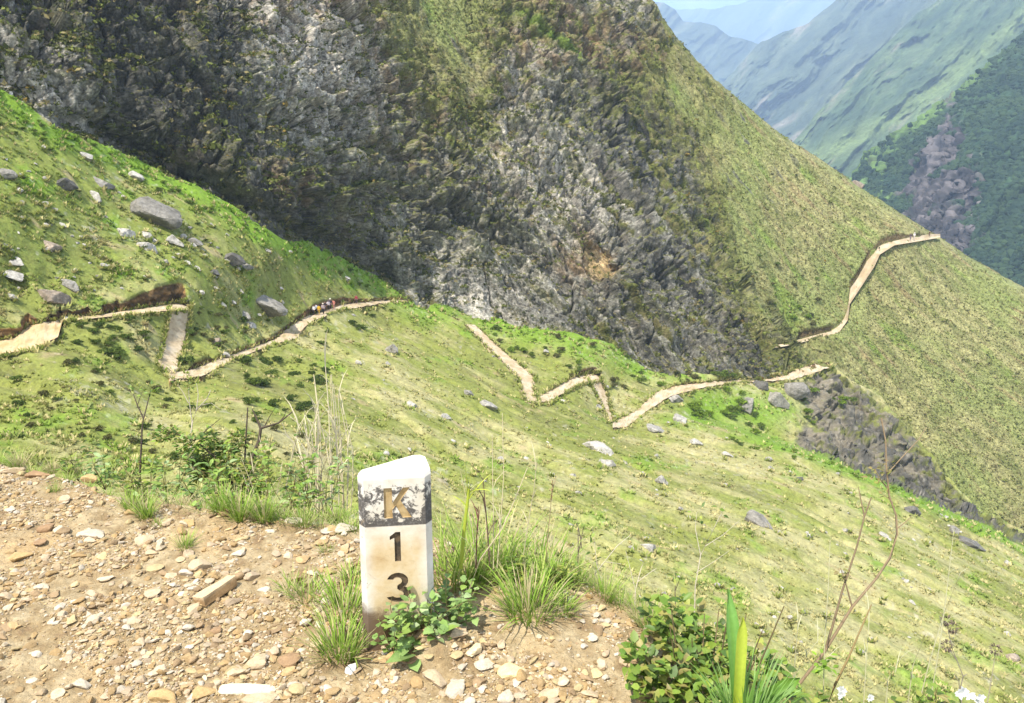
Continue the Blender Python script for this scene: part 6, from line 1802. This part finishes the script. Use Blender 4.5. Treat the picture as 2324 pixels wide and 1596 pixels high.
def strap(name, pts, w, D, cols, label, widths=None):
    rng = np.random.default_rng(len(label)); mb = MB()
    root = unproj(pts[0][0], pts[0][1], D)
    P = np.array([unproj(a, b, D + (q[0] if q else 0)) - root for a, b, *q in pts])
    n = 14; tt = np.linspace(0, 1, len(P)); t2 = np.linspace(0, 1, n)
    C = np.stack([np.interp(t2, tt, P[:, i]) for i in range(3)], -1)
    V, K = [], []
    for k in range(n):
        T = C[min(k + 1, n - 1)] - C[max(k - 1, 0)]; T /= np.linalg.norm(T)
        S = np.cross(T, (CAM - root) / np.linalg.norm(CAM - root) + np.array([.5, 0, 0])); S /= np.linalg.norm(S); U = np.cross(S, T)
        f = (0.8 + .2 * math.sin(t2[k] * 3)) * (1 if t2[k] < .78 else max(.04, 1 - ((t2[k] - .78) / .22) ** 1.6))
        for u in (-1, -.5, 0, .5, 1): V.append(C[k] + S * u * w * .5 * f + U * (abs(u) * w * .22))
        for u in range(5): K.append(mixc(cols[0], cols[1], np.array(t2[k] * .6 + (.35 if u in (1, 3) else 0))))
    mb.add(np.array(V), grid_faces(n, 5), np.array(K).reshape(-1, 3))
    o = mb.build(name, M_LEAF); o.location = root
    return tag(o, label, 'strap leaf')


strap('strap_leaf', [(1676, 1640), (1668, 1540), (1662, 1450), (1650, 1337)], .040, 1.98, (np.array([.10, .24, .025]), np.array([.22, .42, .10])), 'tall broad green strap leaf standing in front of the lower right shrub')
strap('strap_leaf', [(1668, 1640), (1676, 1530), (1680, 1460), (1684, 1400)], .032, 1.95, (np.array([.30, .38, .03]), np.array([.45, .50, .06])), 'yellow strap leaf next to the tall green one')
strap('strap_leaf', [(1670, 1640), (1720, 1595), (1770, 1565), (1814, 1538)], .040, 1.98, (np.array([.09, .20, .02]), np.array([.14, .26, .03])), 'dark green strap leaf bending out to the right')
place(tuft_mesh(71, 150, .26, .009, .8, .7, .03, [np.array(c) for c in ((.20, .34, .08), (.26, .40, .12), (.15, .28, .05))], .07, 5), 'grass_tuft', unproj(1690, 1660, 1.95), .4, .8, 'wide bladed pale green tuft around the strap leaves at the bottom', 'grass tuft')

twig_plant('sapling', (1815, 1550), 2.9, [[1.0, (1800, 1570), (1822, 1543), (1870, 1482), (1905, 1425), (1934, 1378), (1962, 1345), (1990, 1312), (2020, 1266), (2036, 1212), (2034, 1170), (2018, 1125), (2012, 1062), (2010, 1000), (2000, 948)],
                                    [.8, (1872, 1480), (1890, 1420), (1912, 1340), (1945, 1240), (1962, 1172), (1978, 1128)], [.5, (1962, 1172), (1955, 1140), (1948, 1105)], [.55, (1934, 1378), (1920, 1325), (1908, 1290)],
                                    [.45, (2016, 1110), (1995, 1085), (1985, 1062)], [.4, (2014, 1075), (2050, 1035), (2085, 998), (2102, 970)], [.35, (2036, 1200), (2055, 1185), (2070, 1170)], [.3, (2026, 1140), (2002, 1120)]],
           (.20, .145, .085), 'tall bare brown sapling with curved stem at the lower right', 'sapling', .0068, [(1995, 1065, .03, 12), (1985, 1082, .035, 12), (2012, 1060, .03, 10), (2008, 1120, .02, 6), (1908, 1290, .035, 10), (1916, 1320, .02, 5)], [np.array([.22, .22, .05]), np.array([.25, .20, .07])], .026, 9)
twig_plant('bare_shrub', (1890, 1590), 2.7, [[1.0, (1875, 1610), (1895, 1555), (1925, 1495), (1955, 1425), (1978, 1372)]], (.22, .16, .07), 'single leaning brown twig right of the bare sapling', 'twig', .0055, [(1878, 1510, .05, 26)], [np.array([.24, .38, .03]), np.array([.18, .30, .03])], .034, 10)
PT = (.50, .44, .33)
for i, (root, lines, leaves) in enumerate([
    ((1585, 1400), [[(1575, 1420), (1578, 1330), (1590, 1260), (1620, 1200), (1645, 1150)], [.7, (1590, 1260), (1578, 1200), (1582, 1160)], [.6, (1600, 1240), (1640, 1215), (1680, 1180)], [.5, (1580, 1300), (1620, 1275), (1655, 1250)]], [(1582, 1160, .04, 5), (1645, 1150, .05, 6)]),
    ((1445, 1380), [[(1440, 1390), (1442, 1340), (1455, 1290), (1470, 1255)], [.7, (1442, 1340), (1430, 1290), (1420, 1250)], [.6, (1448, 1320), (1475, 1300), (1490, 1290)]], []),
    ((1345, 1360), [[(1340, 1370), (1352, 1300), (1400, 1240), (1430, 1215)], [.6, (1356, 1290), (1350, 1240), (1345, 1200)], [.6, (1370, 1275), (1410, 1280)]], [(1350, 1230, .05, 8)]),
    ((1530, 1400), [[(1535, 1420), (1532, 1350), (1533, 1300)], [.6, (1533, 1340), (1548, 1300)]], [(1533, 1300, .03, 5)])]):
    twig_plant('bare_shrub', root, 3.0, lines, PT if i != 3 else DKW, ['pale thin forked twigs above the lower right shrub', 'small grey twigs at the right end of the gravel rim', 'pale twigs on the rim right of the grass by the milestone', 'short dark twig above the lower right shrub'][i], 'twig', .0026, leaves, YLG, .03, 20 + i)
for i, pts in enumerate([[(1868, 1600), (1872, 1450), (1880, 1330), (1884, 1225)], [(2085, 1600), (2110, 1500), (2140, 1400), (2180, 1300), (2195, 1290)], [(1960, 1600), (1966, 1500), (1972, 1420)], [(2060, 1600), (2072, 1510), (2100, 1440)],
                         [(1790, 1600), (1800, 1540), (1835, 1480), (1860, 1450)], [(1800, 1560), (1806, 1480), (1812, 1400)], [(2010, 1600), (2016, 1540), (2040, 1500)], [(2110, 1600), (2135, 1450), (2150, 1330), (2165, 1200)]]):
    stalk(pts, 2.8, .0022, 'thin pale grass stalk among the plants at the lower right', 'thin stalks at the lower right', (.58, .55, .34), seed=80 + i)


def seed_heads():
    t = empty('seed_plant', unproj(2185, 1590, 2.9)); r = unproj(2185, 1590, 2.9)
    mb = MB(); HD = []; rng = np.random.default_rng(5)
    for ln in ([(2182, 1600), (2180, 1560), (2186, 1535), (2172, 1500), (2160, 1470), (2148, 1410)], [(2186, 1535), (2195, 1530)], [(2172, 1500), (2152, 1470)], [(2182, 1600), (2176, 1545), (2165, 1530)]): px_tube(mb, ln, 2.9, .0022, .0012, (.22, .19, .15))
    for (x, y) in ((2147, 1408), (2150, 1466), (2260, 1474), (2162, 1425)):
        c = unproj(x, y, 2.9)
        mb2 = MB()
        for k in range(40):
            d = rng.normal(size=3); d /= np.linalg.norm(d); mb2.leaf(c + d * .012, d, (0, 0, 1), .014, .007, np.array([.20, .155, .11]) * rng.uniform(.6, 1.4))
        HD.append(mb2)
    px_tube(mb, [(2240, 1600), (2252, 1530), (2260, 1476)], 2.9, .002, .001, (.3, .26, .18))
    for nm, m, mt in [('stem', mb, M_STEM)] + [('seed_head', h, M_GRASS) for h in HD]:
        o = m.build(nm, mt); o.parent = t; o.location = tuple(-r)
    tag(t, 'dry plant with round brown seed heads near the lower right corner', 'plant')


seed_heads()


def white_flower(x, y, D, r, label, seed):
    r = r * .62; rng = np.random.default_rng(seed); c = unproj(x, y, D); t = empty('white_flower', unproj(x + 6, y + 110, D)); root = unproj(x + 6, y + 110, D)
    ms = MB(); ms.tube([(0, 0, 0), (c - root) * .6 + np.array([.005, 0, 0]), c - root], [.0026, .0022, .002], np.array([.14, .22, .05]), 5); ms.build('stem', M_STEM, t)
    mp = MB()
    for q in range(3):
        cc = c - root + rng.normal(0, r * .45, 3)
        for k in range(6):
            a = k / 6 * 6.283 + rng.normal(0, .2); d = np.array([math.cos(a), -.35, math.sin(a) * .9 + .2])
            mp.leaf(cc, d, np.array([0, -1, .4]), r * rng.uniform(.8, 1.15), r * .75, np.array([.80, .80, .77]), rng.uniform(-.1, .2))
    mp.build('petal', M_LEAF, t)
    tag(t, label, 'flower')


white_flower(1912, 1572, 2.6, .028, 'white flower at the bottom right, left one of a loose row', 1)
white_flower(1975, 1582, 2.7, .020, 'small pale flower between the two white ones', 2)
white_flower(2176, 1568, 2.5, .036, 'largest white flower near the lower right corner', 3)
white_flower(2226, 1590, 2.5, .030, 'white flower cut by the bottom edge near the lower right corner', 4)
for i, (x, y, h) in enumerate([(1830, 1600, .14), (1890, 1610, .12), (1960, 1615, .12), (2070, 1600, .12), (2140, 1600, .13), (2170, 1600, .12), (2240, 1625, .12), (2300, 1625, .12), (2010, 1625, .10), (1770, 1610, .15)]):
    p = unproj(x, y + 40, 2.6)
    leafy('weed', p, 8, .04, .024, YLG if i % 2 else SHG, 90 + i, 'leafy weed in the strip of plants along the bottom right', 'plant', 8, height=h, spread=.9, sr=.002, group='weeds along the bottom right')



# ================================================================ LIGHT, SKY, CAMERA
SUN = Vector((-0.29, -0.37, 0.885)).normalized()
w = bpy.data.worlds.new('World'); scene.world = w; w.use_nodes = True
nt = w.node_tree
bg = nt.nodes['Background']
sky = N(nt, 'ShaderNodeTexSky', sky_type='NISHITA'); sky.sun_disc = False
sky.sun_elevation = math.asin(SUN.z); sky.sun_rotation = math.atan2(SUN.x, SUN.y)
sky.air_density = 1.0; sky.dust_density = 1.5; sky.altitude = 2500
tc = N(nt, 'ShaderNodeTexCoord')
nz = noise_node(nt, tc.outputs['Generated'], 6.0, 7, 0.55, 0.4)
rp = ramp(nt, nz.outputs['Fac'], [(0.43, (0, 0, 0)), (0.58, (1, 1, 1))])
skyc = mixn(nt, sky.outputs['Color'], (7.5, 7.7, 8.0), rp.outputs['Color'])
nt.links.new(skyc, bg.inputs['Color']); bg.inputs['Strength'].default_value = 0.12
sun = bpy.data.lights.new('sun', 'SUN'); sun.energy = 4.2; sun.angle = math.radians(0.6); sun.color = (1.0, 0.95, 0.86)
so = bpy.data.objects.new('sun', sun); COLL.objects.link(so); so.rotation_euler = SUN.to_track_quat('Z', 'Y').to_euler()

cam = bpy.data.cameras.new('camera'); co = bpy.data.objects.new('camera', cam); COLL.objects.link(co)
co.location = CAM; co.rotation_euler = (math.radians(90) - PITCH, 0, 0)
cam.sensor_width = 36.0; cam.lens = 36.0 * FPX / 2324.0; cam.clip_start = 0.05; cam.clip_end = 60000
scene.camera = co
scene.render.engine = 'CYCLES'
scene.view_settings.view_transform = 'Standard'; scene.view_settings.look = 'None'
scene.view_settings.exposure = 1.1; scene.view_settings.gamma = 1.0
cy = scene.cycles
cy.max_bounces = 5; cy.diffuse_bounces = 3; cy.glossy_bounces = 1; cy.transmission_bounces = 3; cy.volume_bounces = 1; cy.transparent_max_bounces = 4
cy.use_denoising = True
